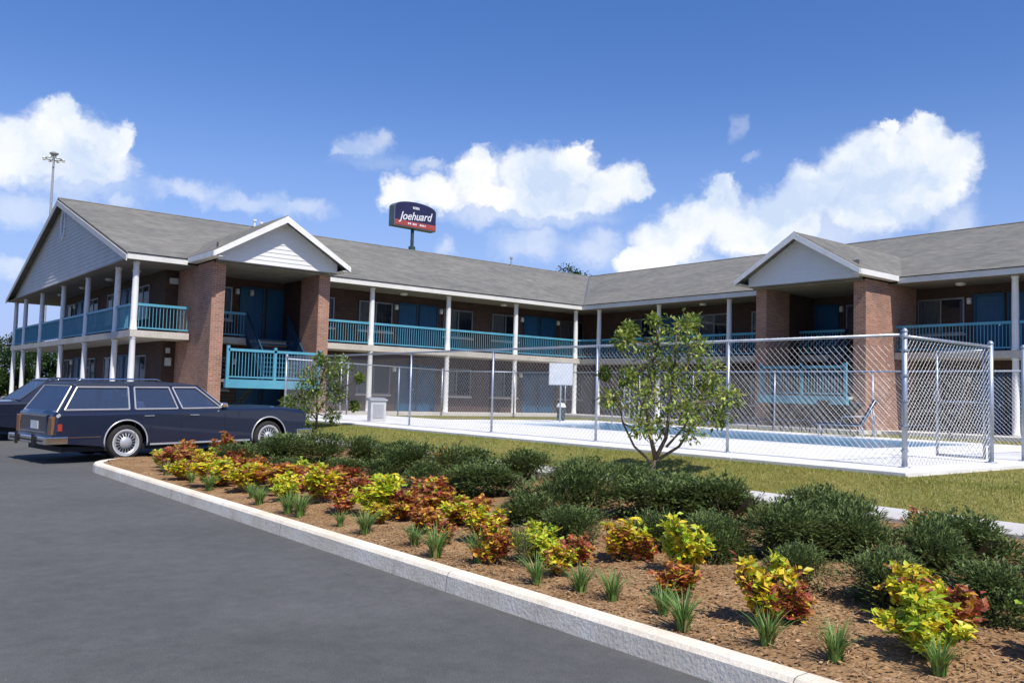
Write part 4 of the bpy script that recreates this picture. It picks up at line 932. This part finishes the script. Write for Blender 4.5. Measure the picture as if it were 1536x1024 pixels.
    for s in (-1, 1):
        m_ = MB(); m_.box(.47, WB - .47, s * hwid - .008 if s > 0 else -hwid - .008, s * hwid + .008 if s > 0 else -hwid + .008, zs + .01, zs + .045); m_.build('sill_trim', M['bright'], c)
        yy = s * (hwid + .001); y0, y1 = (yy - .012, yy) if s < 0 else (yy, yy + .012)
        for x in ((.34, 1.28) if wag else (.5, 1.28)):
            m_ = MB(); m_.box(x, x + .2, min(y0, y1) - .006, max(y0, y1) + .006, .842, .868); m_.build('door_handle', M['chrome'], c, bevel=.005)
        m_ = MB()
        for x in (.17, 1.12, 2.06): m_.box(x - .004, x + .004, y0 + .011 if s < 0 else y0 - .001, y1 + .001 if s < 0 else y1 - .011, zs + .06, zb - .08)
        m_.build('door_seam', M['black'], c)
        m_ = MB(); m_.box(-RO + .16, WB + FO - .2, y0 + .008 if s < 0 else y0, y1 if s < 0 else y1 - .008, .60, .612) if not wag else m_.box(-RO + .2, -.47, y0 + .008 if s < 0 else y0, y1 if s < 0 else y1 - .008, .47, .485)
        m_.build('side_moulding', M['chrome'], c)
        m_ = MB(); m_.hexa([(1.98, s * (hwid - .02) - .06, 1.0), (2.12, s * (hwid - .02) - .06, 1.0), (2.12, s * (hwid - .02) + .06, 1.0), (1.98, s * (hwid - .02) + .06, 1.0), (1.99, s * (hwid + .0) - .06, 1.1), (2.08, s * (hwid + .0) - .06, 1.1), (2.08, s * hwid + .06, 1.1), (1.99, s * hwid + .06, 1.1)]); m_.build('wing_mirror', M['chrome'] if wag else paint, c, bevel=.02)
    # rear: bumper, lamps, plate; front: bumper, grille, headlights
    for x0, sg_ in ((-RO - .14, -1), (WB + FO + .02, 1)):
        m_ = MB(); xa, xb = (x0, x0 + .16) if sg_ < 0 else (x0 - .04, x0 + .12)
        m_.box(xa, xb, -hwid + .02, hwid - .02, .36, .50)
        for s in (-1, 1): m_.box(xa if sg_ < 0 else xa - .25, xb + .25 if sg_ < 0 else xb, *((-hwid - .012, -hwid + .019) if s < 0 else (hwid - .019, hwid + .012)), .362, .498)
        bm_ = m_.build('bumper', M['chrome'], c, bevel=.025, seg=3)
        m_ = MB()
        for y in (-.45, .45): m_.box(xa - .035 if sg_ < 0 else xb, xa if sg_ < 0 else xb + .035, y - .05, y + .05, .32, .54)
        m_.box(xa - .01 if sg_ < 0 else xb - .004, xa + .004 if sg_ < 0 else xb + .01, -hwid + .1, hwid - .1, .41, .44); m_.build('bumper_guard', M['black'], bm_, bevel=.012)
    for s in (-1, 1):
        m_ = MB(); y0, y1 = (-hwid + .035, -hwid + .2) if s < 0 else (hwid - .2, hwid - .035)
        m_.box(-RO - .015, -RO + .08, y0, y1, .53, .86 if wag else .8); m_.build('tail_lamp', M['amber'] if wag else M['tail'], c, bevel=.012)
        m_ = MB(); m_.box(-RO + .08, -RO + .16, *((-hwid - .006, -hwid + .01) if s < 0 else (hwid - .01, hwid + .006)), .6, .73); m_.build('side_marker', M['tail'], c, bevel=.004)
        m_ = MB()
        for y in (.52, .76): m_.box(WB + FO - .03, WB + FO + .012, s * y - .1, s * y + .1, .62, .8)
        m_.build('headlight', M['lamp'], c, bevel=.01)
    m_ = MB()
    for k in range(15): y = -.38 + k * .76 / 14; m_.box(WB + FO - .03, WB + FO + .014, y - .01, y + .01, .6, .82)
    m_.build('grille', M['chrome'], c)
    if wag:
        m_ = MB(); m_.box(-RO - .012, -RO + .02, -.66, .66, .545, .90); tg = m_.build('tailgate', paint, c, bevel=.015)
        m_ = MB(); m_.box(-RO - .03, -RO - .013, -.66, .66, .865, .885); m_.box(-RO - .03, -RO - .013, -.66, .66, .56, .575); m_.build('tailgate_trim', M['chrome'], tg)
        m_ = MB(); m_.box(-RO - .022, -RO - .013, -.26, .12, .62, .77); m_.build('licence_plate', M['plate'], tg)
    else:
        m_ = MB(); m_.box(-RO - .012, -RO - .003, -.2, .2, .58, .72); m_.build('licence_plate', M['plate'], c)
    return c
car('station_wagon', (-26.06, -13.70, z_asph(-25.3, -13.7) - .01), R(8), 'dark navy station wagon with chrome window frames parked by the flower bed', M['navy'], M['roofnavy']).rotation_euler.y = R(-1.2)
car('parked_car', (-26.5, -8.1, z_asph(-26, -8.3) - .01), R(3), 'dark saloon car parked beyond the station wagon, mostly hidden behind it', M['blackcar'], M['blackcar'])

# ------------------------------------------------------------------ vegetation
RG = random.Random(11)
def rdir(rg):
    while True:
        v = Vector((rg.uniform(-1, 1), rg.uniform(-1, 1), rg.uniform(-1, 1)))
        if .05 < v.length < 1: return v.normalized()
def norm(b, tw=None):
    rr = sorted(math.hypot(v[0], v[1]) for v in b.v); zz = sorted(v[2] for v in b.v)
    kr, kz = .5 / rr[int(len(rr) * .95)], 1.0 / zz[int(len(zz) * .97)]
    for m_ in (b, tw):
        if m_: m_.v = [(v[0] * kr, v[1] * kr, v[2] * kz) for v in m_.v]
    return (b, tw) if tw else b
def leaf(b, p, d, up, L, w, col, fold=.25):
    d = d.normalized(); s = d.cross(up)
    if s.length < 1e-3: s = d.orthogonal()
    s.normalize(); n = s.cross(d)
    m1 = p + d * L * .45
    b.face([p, m1 - s * w * .5 + n * w * fold, p + d * L, m1 + s * w * .5 + n * w * fold]); b.c.append(col)
def jit(rg, c, a=.25):
    k = 1 + rg.uniform(-a, a); return (c[0] * k * (1 + rg.uniform(-.08, .08)), c[1] * k, c[2] * k * (1 + rg.uniform(-.1, .1)), 1)
LM = leaf_mat('leaf_colours', None, .32, .45, .4)
SM = leaf_mat('shrub_leaf_colours', None, .28, .6, .18)
def shrub_mesh(seed, n=4600):
    rg = random.Random(seed); b = MB(); b.c = []
    lob = [(Vector((rg.uniform(-.24, .24), rg.uniform(-.24, .24), rg.uniform(.2, .55))), rg.uniform(.2, .32)) for _ in range(9)]
    while len(b.c) < n:
        c, rr = rg.choice(lob); v = rdir(rg); k = rg.random() ** .35; p = c + v * rr * k
        if p.z < .03 or (v.z < -.2 and k > .8 and rg.random() < .6): continue
        d = (v + rdir(rg) * .55 + Vector((0, 0, .45))); col = (.11, .15, .048) if rg.random() < .74 else (.19, .245, .075)
        leaf(b, p, d, Vector((0, 0, 1)), rg.uniform(.05, .085), rg.uniform(.018, .03), jit(rg, col, .35))
    for _ in range(60):                         # long shoots that break the outline
        c, rr = rg.choice(lob); v = rdir(rg); v.z = abs(v.z) + .2; v.normalize(); p = c + v * rr
        for q in range(7): leaf(b, p + v * q * .018, v + rdir(rg) * .9, Vector((0, 0, 1)), .055, .02, jit(rg, (.13, .19, .06), .3))
    tw = MB()
    for _ in range(12):
        a = rg.uniform(0, 6.28); tw.tube([(0, 0, -.05), (.12 * math.cos(a), .12 * math.sin(a), .2), (.3 * math.cos(a + .3), .3 * math.sin(a + .3), .5)], [.012, .009, .004], 5, caps=False)
    return norm(b, tw)
def nandina_mesh(seed, kind):
    rg = random.Random(seed); b = MB(); b.c = []; tw = MB()
    pal = {'yellow': [(.78, .62, .035), (.66, .62, .04), (.46, .54, .045), (.72, .48, .035)], 'lime': [(.44, .56, .04), (.56, .60, .045), (.3, .44, .035), (.68, .62, .05)], 'red': [(.42, .085, .05), (.33, .10, .06), (.46, .17, .07), (.50, .27, .08)], 'orange': [(.68, .33, .04), (.56, .22, .045), (.68, .48, .04), (.42, .13, .055)]}
    low = {'yellow': 'red', 'lime': 'yellow', 'red': 'orange', 'orange': 'red'}[kind]
    ns = rg.randint(15, 19)
    for k in range(ns):
        a = rg.uniform(0, 6.28); sp_ = rg.uniform(.05, .40); h = rg.uniform(.45, 1.0) * (1 - sp_ * .7); top = Vector((sp_ * math.cos(a), sp_ * math.sin(a), h))
        m1 = Vector((top.x * .45, top.y * .45, h * .55)); tw.tube([(top.x * .1, top.y * .1, -.05), m1, top], [.010, .008, .004], 5, caps=False)
        for q in range(rg.randint(22, 30)):
            t_ = rg.uniform(.3, 1.0); p = (m1.lerp(top, (t_ - .5) * 2) if t_ > .5 else Vector((top.x * .1, top.y * .1, 0)).lerp(m1, t_ * 2)) + rdir(rg) * rg.uniform(0, .10)
            ks = kind if rg.random() < (.42 + .6 * p.z) else low
            if rg.random() < .08: ks = 'lime'
            d = rdir(rg); d.z = d.z * .5 + .25
            c0 = rg.choice(pal[ks])
            for z_ in range(3):                 # loose leaves round each sprig
                dd = d + rdir(rg) * .9; dd.z += .15; L_ = rg.uniform(.08, .135)
                leaf(b, p + rdir(rg) * .035, dd, rdir(rg) * .8 + Vector((0, 0, 1)), L_, L_ * .56, jit(rg, c0, .25), .16)
    return norm(b, tw)
def tuft_mesh(seed):
    rg = random.Random(seed); b = MB(); b.c = []
    for k in range(95):
        a = rg.uniform(0, 6.28); ln = rg.uniform(.75, 1.25); bend = rg.uniform(.15, .75); d = Vector((math.cos(a), math.sin(a), 0)); s = Vector((-d.y, d.x, 0)); w_ = rg.uniform(.018, .03)
        col = jit(rg, (.15, .27, .06) if rg.random() < .85 else (.30, .28, .10), .3); prev = None; base = d * rg.uniform(0, .12)
        for q in range(5):
            t_ = q / 4; p = base + d * (bend * t_ * t_ * ln * .8) + Vector((0, 0, ln * (t_ - .35 * bend * t_ * t_))); ww = w_ * (1 - t_ * .92)
            cur = (p - s * ww, p + s * ww)
            if prev: b.face([prev[0], prev[1], cur[1], cur[0]]); b.c.append(col)
            prev = cur
    return norm(b)
ORD = ['first', 'second', 'third', 'fourth', 'fifth', 'sixth', 'seventh', 'eighth', 'ninth', 'tenth', 'eleventh', 'twelfth', 'thirteenth', 'fourteenth', 'fifteenth', 'sixteenth', 'seventeenth', 'eighteenth', 'nineteenth', 'twentieth']
def plant_proto(name, mesh, mat, part='foliage'):
    o_ = empty(name); b, tw = mesh if isinstance(mesh, tuple) else (mesh, None)
    b.build(part, mat, o_)
    if tw: tw.build('stem', M['bark'], o_, smooth=True)
    return o_
G = [(-25.4, -18.91, .68, .39), (-24.65, -18.67, 1.0, .52), (-23.74, -18.66, .75, .5), (-23.5, -19.73, .7, .5), (-23.61, -21.09, .72, .46), (-25.14, -20.35, .57, .27), (-24.6, -20.86, .64, .3), (-24.19, -21.24, .5, .28), (-24.27, -22.59, .5, .32), (-23.33, -22.37, .9, .45), (-24.15, -24.05, .83, .4), (-25.05, -25.65, .55, .33), (-24.48, -25.78, .74, .57), (-25.39, -26.73, .52, .34), (-22.9, -24.1, .7, .4), (-22.8, -25.1, .7, .4), (-23.98, -26.4, .79, .45), (-25.11, -27.38, .38, .33), (-23.38, -26.37, .78, .42), (-24.7, -27.8, .4, .33), (-23.6, -27.09, .72, .48), (-25.01, -28.1, .42, .35), (-24.46, -28.34, .7, .46), (-25.35, -29.0, .36, .31), (-24.0, -28.65, .56, .45), (-23.6, -28.2, .6, .45), (-25.3, -29.6, .5, .36), (-24.33, -29.41, .52, .4), (-23.8, -29.5, .68, .42), (-25.13, -30.16, .5, .34), (-23.82, -30.3, .6, .36), (-22.9, -23.1, .75, .42), (-23.3, -20.3, .6, .42), (-24.5, -30.5, .6, .4), (-23.1, -27.6, .55, .4), (-24.3, -23.4, .5, .34)]
protos = [plant_proto('green_shrub', shrub_mesh(40 + k), SM) for k in range(5)]
back = sorted([g for g in G if g[0] > -24.35], key=lambda g: -g[1]); front = sorted([g for g in G if g[0] <= -24.35], key=lambda g: -g[1])
made = []
def place(protos, i, x, y, w_, h, label, cat, group, z, rz):
    o_ = protos[i % len(protos)]
    if o_ in made: o_ = clone(o_)
    else: made.append(o_)
    o_.location = (x, y, z); o_.scale = (w_, w_, h); o_.rotation_euler = (0, 0, rz); tag(o_, label, cat, group); return o_
i = 0
for nm, L_ in (('back row beside the concrete walk', back), ('front row behind the yellow plants', front)):
    for k, (x, y, w_, h) in enumerate(L_):
        o_w = ORD[k] if k < 20 else 'last'
        place(protos, i, x, y, w_ * 1.16 + .05, h * .90 + .03, 'dark green shrub, %s from the wagon end in the %s' % (o_w, nm), 'shrub', 'dark green shrubs in the bed', bedz(x, y) - .02, RG.uniform(0, 6.28)); i += 1
ND = [(-26.2, -18.34, .5, .36, 'red'), (-25.62, -17.16, .36, .38, 'orange'), (-26.4, -20.7, .56, .33, 'yellow'), (-26.3, -21.45, .42, .33, 'yellow'), (-24.6, -16.3, .4, .42, 'red'), (-25.91, -21.7, .56, .32, 'orange'), (-26.1, -23.2, .46, .42, 'yellow'), (-25.41, -22.41, .58, .32, 'red'), (-26.16, -23.91, .34, .27, 'red'), (-25.9, -24.26, .52, .42, 'lime'), (-25.85, -24.6, .4, .3, 'red'), (-25.4, -24.45, .46, .36, 'red'), (-24.8, -23.62, .4, .26, 'orange'), (-26.13, -25.47, .34, .22, 'orange'), (-26.3, -26.0, .24, .2, 'red'), (-25.56, -25.19, .44, .28, 'yellow'), (-25.9, -26.15, .38, .32, 'yellow'), (-26.4, -26.9, .28, .28, 'orange'), (-26.04, -26.96, .38, .3, 'lime'), (-25.9, -27.38, .3, .24, 'red'), (-26.3, -27.58, .26, .22, 'yellow'), (-25.56, -27.48, .40, .34, 'yellow'), (-25.45, -27.62, .25, .22, 'red'), (-25.57, -28.21, .38, .42, 'lime'), (-26.1, -28.5, .34, .22, 'orange'), (-26.15, -29.3, .42, .42, 'yellow'), (-26.0, -29.42, .3, .24, 'red'), (-25.54, -29.92, .38, .36, 'yellow'), (-26.1, -30.25, .42, .34, 'lime'), (-25.75, -30.25, .34, .3, 'red'), (-25.7, -30.75, .3, .33, 'red'), (-22.75, -28.6, .25, .22, 'red'), (-23.22, -21.56, .3, .36, 'orange'), (-25.9, -19.6, .42, .3, 'orange'), (-26.45, -19.5, .4, .28, 'yellow'), (-25.5, -23.3, .4, .28, 'red'), (-26.1, -17.6, .34, .28, 'lime'), (-25.7, -18.4, .4, .32, 'yellow'), (-26.0, -18.95, .36, .28, 'yellow'), (-25.5, -19.2, .36, .3, 'red'), (-26.1, -20.1, .36, .28, 'lime'), (-25.6, -20.4, .38, .3, 'orange'), (-25.95, -21.1, .36, .28, 'yellow'), (-25.45, -21.3, .36, .28, 'lime'), (-26.05, -22.2, .36, .28, 'yellow'), (-25.2, -21.9, .34, .26, 'red'), (-25.6, -22.0, .34, .28, 'orange'), (-26.3, -22.7, .3, .24, 'lime'), (-25.05, -22.9, .34, .26, 'yellow'), (-25.15, -24.0, .34, .26, 'yellow'), (-25.2, -25.0, .32, .24, 'orange'), (-26.2, -24.75, .26, .2, 'yellow'), (-25.55, -26.5, .28, .2, 'red'), (-25.8, -22.7, .4, .3, 'orange')]
cnt = {}; pn = {}
DESC = {'red': 'dark red low bush', 'orange': 'orange and rust leaved bush', 'yellow': 'yellow topped bush with red lower leaves', 'lime': 'lime green and yellow leafy bush'}
for k, kd in enumerate(('yellow', 'lime', 'red', 'orange')): pn[kd] = [plant_proto('colourful_bush', nandina_mesh(90 + 7 * k + q, kd), LM) for q in range(3)]
for (x, y, w_, h, kd) in sorted(ND, key=lambda t_: -t_[1]):
    k = cnt.get(kd, 0); cnt[kd] = k + 1
    place(pn[kd], k, x, y, w_ * lerp(.90, 1.06, sst(-29, -23, y)) + .02, h * lerp(.86, .90, sst(-29, -23, y)) + .02, '%s, %s of its colour from the wagon end' % (DESC[kd], ORD[k]), 'bush', 'yellow and red bushes in the bed', bedz(x, y) - .01, RG.uniform(0, 6.28))
TF = [(-26.45, -18.73, .2, .18), (-26.6, -21.02, .33, .21), (-26.6, -22.07, .18, .17), (-26.6, -22.58, .21, .17), (-26.62, -23.39, .2, .2), (-26.6, -23.83, .2, .2), (-26.62, -24.52, .2, .17), (-26.6, -25.17, .22, .24), (-26.6, -25.85, .2, .2), (-26.6, -26.33, .22, .22), (-26.58, -26.78, .2, .2), (-26.55, -27.6, .16, .18), (-26.5, -27.99, .19, .18), (-26.5, -28.37, .15, .15), (-26.55, -28.75, .22, .2), (-26.6, -29.14, .18, .19), (-26.5, -29.6, .09, .18), (-26.52, -30.07, .18, .22), (-26.4, -30.5, .16, .15), (-26.5, -19.9, .2, .18)]
tp = [plant_proto('grass_tuft', tuft_mesh(300 + k), LM, 'blades') for k in range(4)]
for k, (x, y, w_, h) in enumerate(sorted(TF, key=lambda t_: -t_[1])):
    x += RG.uniform(-.04, .16); y += RG.uniform(-.1, .1); h *= RG.uniform(.85, 1.3)
    place(tp, k, x, y, h * 1.55, h * .98, 'green grass tuft along the kerb, %s from the wagon end' % (ORD[k] if k < 19 else 'last'), 'grass tuft', 'grass tufts along the kerb', bedz(x, y), RG.uniform(0, 6.28))
db = plant_proto('broadleaf_plant', shrub_mesh(77, 700), SM); db.location = (-26.3, -27.15, bedz(-26.3, -27.15)); db.scale = (.26, .26, .32); tag(db, 'small upright blue-green plant at the kerb between yellow bushes', 'plant')

# mulch chips and straw
rg = random.Random(5); ch = MB(); ch.c = []
def scat(n, y0, y1):
    for _ in range(n):
        x = rg.uniform(-26.76, -22.4); y = rg.uniform(y0, y1)
        if not inbed(x, y): continue
        z = bedz(x, y) + rg.uniform(.004, .02); a = rg.uniform(0, 6.28); st_ = rg.random() < .4
        L_ = rg.uniform(.03, .09) if st_ else rg.uniform(.008, .026); w_ = .0025 if st_ else rg.uniform(.004, .010)
        d = Vector((math.cos(a), math.sin(a), rg.uniform(-.15, .25))); s = Vector((-d.y, d.x, rg.uniform(-.4, .4))) * w_; p = Vector((x, y, z))
        ch.face([p - s, p + d * L_ - s, p + d * L_ + s, p + s])
        ch.c.append(jit(rg, (.42, .30, .18) if st_ and rg.random() < .55 else rg.choice([(.22, .12, .058), (.33, .195, .095), (.43, .275, .14), (.30, .175, .085)]), .3))
scat(24000, -31.5, -25); scat(9000, -25, -15.5)
tag(ch.build('mulch_chips', leaf_mat('mulch_chip_colours', None, .05, .9, .1)), 'loose brown bark chips and pale straw strewn over the planting bed', 'mulch', kind='stuff')
# lawn grass
gr = MB(); gr.c = []; rg = random.Random(9)
from mathutils import noise as mnoise
def grass(n, x0, x1, y0, y1, hgt, wd):
    for _ in range(n):
        x = rg.uniform(x0, x1); y = rg.uniform(y0, y1); p = Vector((x, y, z_lawn(x, y) - .005)); a = rg.uniform(0, 6.28); h = hgt * rg.uniform(.5, 1.3)
        k = .5 + .5 * mnoise.noise(Vector((x * .9, y * .9, 3))) + .25 * mnoise.noise(Vector((x * 3.1, y * 3.1, 8)))
        c = (lerp(.16, .44, k), lerp(.24, .38, k), lerp(.035, .09, k)); s = Vector((math.cos(a), math.sin(a), 0)) * wd; t_ = p + Vector((rg.uniform(-.6, .6) * h, rg.uniform(-.6, .6) * h, h))
        gr.face([p - s, p + s, t_]); gr.c.append(jit(rg, c, .3))
grass(30000, -21.48, -19.86, -30, -22, .038, .004); grass(22000, -21.48, -19.86, -22, -8, .042, .006); grass(8000, -17, -2, -5.2, -1.0, .05, .012); grass(9000, -8.2, -1.9, -23.8, -2, .05, .012); grass(6000, -19.8, -15, -30, -27.05, .04, .006)
tag(gr.build('grass', LM), 'short patchy yellow-green grass blades covering the lawn strips', 'grass', kind='stuff')

# trees
RT, UP = Vector((r.x, r.y, 0)).normalized(), Vector((0, 0, 1)); FW = Vector((f.x, f.y, 0)).normalized()
def tree(name, base, stems, clumps, leafL, per, cols, label, group=None, seed=1, bark_r=.05, fill=.75):
    rg = random.Random(seed); o_ = empty(name, base, 0, label, 'tree', group); tw = MB(); lf = MB(); lf.c = []
    def W3(a, z, dpt): return RT * a + UP * z + FW * dpt
    tips = []
    for pts, r0 in stems:
        P_ = [W3(*p) for p in pts]; tw.tube(P_, [lerp(r0, r0 * .35, k / (len(P_) - 1)) for k in range(len(P_))], 8); tips += P_[1:]
    for (a, z, dpt, rr) in clumps:
        c = W3(a, z, dpt); tip = min(tips, key=lambda t_: (t_ - c).length)
        m1 = tip.lerp(c, .5) + rdir(rg) * rr * .3; tw.tube([tip, m1, c], [bark_r * .35, bark_r * .22, bark_r * .1], 5, caps=False)
        for _ in range(4):
            e = c + rdir(rg) * rr * .8; tw.tube([c.lerp(m1, .3), e], [bark_r * .12, bark_r * .05], 4, caps=False)
        for _ in range(per):
            v = rdir(rg); p = c + Vector((v.x, v.y, v.z * .85)) * rr * (rg.random() ** .5) * (1.25 if rg.random() < .2 else 1)
            d = v + rdir(rg) * .8 + Vector((0, 0, -.1)); L_ = leafL * rg.uniform(.6, 1.3); leaf(lf, p, d, UP, L_, L_ * .55, jit(rg, rg.choice(cols), .3))
    tw.build('trunk', M['bark'], o_, smooth=True); lf.build('crown', LM, o_); return o_
def px(s, bx_, by_, L_): return [((x - bx_) / s, (by_ - y) / s, d, rr / s) for x, y, d, rr in L_]
rg = random.Random(21)
cl = [(1012, 492, 28), (1038, 480, 14), (988, 516, 30), (940, 494, 13), (930, 512, 15), (965, 545, 32), (1012, 545, 30), (1042, 518, 20), (1062, 555, 26), (1000, 588, 38), (952, 598, 30), (914, 598, 16), (1050, 600, 34), (1086, 592, 19), (1070, 575, 22), (1074, 622, 20), (1034, 640, 22), (958, 640, 20), (992, 640, 22), (975, 570, 30), (1025, 575, 28), (905, 560, 8), (1020, 615, 24), (975, 480, 8), (940, 565, 15)]
clp = px(105.6, 978, 716, [(x, y, rg.uniform(-.35, .35), rr) for x, y, rr in cl])
def stem(pts): return [((x - 978) / 105.6, (716 - y) / 105.6, d) for x, y, d in pts]
tree('small_tree', (-21.42, -24.1, -.24), [(stem([(975, 722, 0), (980, 700, 0), (984, 684, 0)]), .052), (stem([(984, 686, 0), (973, 645, -.05), (966, 600, -.1), (975, 550, 0), (985, 515, 0)]), .034), (stem([(984, 686, 0), (1000, 655, .05), (1006, 610, .1), (1012, 545, .05), (1012, 492, 0)]), .032), (stem([(984, 690, 0), (1022, 668, .15), (1048, 630, .2), (1062, 575, .25)]), .026), (stem([(980, 694, 0), (950, 668, -.1), (932, 634, -.15), (925, 600, -.1)]), .022), (stem([(1000, 668, 0), (1020, 640, -.2), (1040, 600, -.25)]), .02)],
     clp,   .080, 185, [(.19, .27, .05), (.27, .36, .06), (.38, .44, .09), (.12, .19, .04), (.46, .46, .11)], 'small multi-stemmed leafy tree on the lawn in front of the pool fence', seed=4)
rg = random.Random(22); S2 = 62
cl = [(490, 548, 20), (515, 545, 20), (468, 562, 18), (450, 590, 20), (437, 604, 12), (480, 600, 24), (510, 588, 17), (545, 562, 7), (500, 622, 13), (460, 622, 14), (534, 606, 7), (482, 535, 10), (500, 570, 18), (470, 580, 16)]
tree('small_tree', (-20.75, -12.25, -.22), [([(0, -.1, 0), (.02, .5, 0), (0, .9, 0), (.1, 1.4, 0), (.2, 1.75, 0)], .035), ([(.0, .35, 0), (-.3, .7, .1), (-.5, 1.0, .1)], .02), ([(.0, .5, 0), (.3, .9, -.1), (.55, 1.15, -.1)], .02)],
     px(S2, 478, 650, [(x, y, rg.uniform(-.3, .3), rr) for x, y, rr in cl]),     .088, 270, [(.15, .21, .04), (.20, .28, .05), (.30, .36, .08), (.09, .15, .035)], 'young thin leafy tree beside the front end of the station wagon', seed=6)
def big_tree(x, y, h, w_, label, seed, z0=-.8, cols=((.035, .075, .02), (.05, .1, .025), (.075, .13, .035), (.028, .06, .018)), group=None, low=.25):
    rg = random.Random(seed); cl_ = []
    for _ in range(26):
        a = rg.uniform(0, 6.28); q = rg.random() ** .6; zz = rg.uniform(low, .93); ww = w_ * (1 - abs(zz - .5) * 1.0) * .5
        cl_.append((q * math.cos(a) * ww, zz * h, q * math.sin(a) * ww, w_ * rg.uniform(.13, .2)))
    tree('broadleaf_tree', (x, y, z0), [([(0, -.3, 0), (.1, h * .4, 0), (0, h * .85, 0)], h * .022)] + [([(0, h * .3, 0), (w_ * .2 * math.cos(k), h * .55, w_ * .2 * math.sin(k))], h * .012) for k in (0, 2, 4)], cl_, max(.26, w_ * .055), 300, list(cols), label, group, seed, h * .02)
big_tree(30.1, 33.1, 15.6, 5.4, 'dark treetop showing above the roof valley', 31, low=.35)
for k, (x, y, h, w_, lb) in enumerate([(-30.0, 32, 5.6, 4.5, 'green tree at the far left edge, nearest of the background trees'), (-25.2, 38, 6.2, 5, 'tall green tree beyond the left end of the gable gallery'), (-21.8, 41, 5.4, 4.6, 'green tree seen beside the last white gable column'), (-18.6, 47, 5.2, 5, 'green tree seen through the ground floor of the gable gallery'), (-15, 52, 5.4, 5.5, 'dark green tree farther back, seen through the gable gallery columns'), (-27, 50, 6.8, 6, 'tallest background tree behind the left edge trees'), (-21.5, 56, 6.6, 6, 'rounded background tree behind the gable gallery')]):
    big_tree(x, y, h, w_, lb, 50 + k, group='background trees at the left', low=.08)
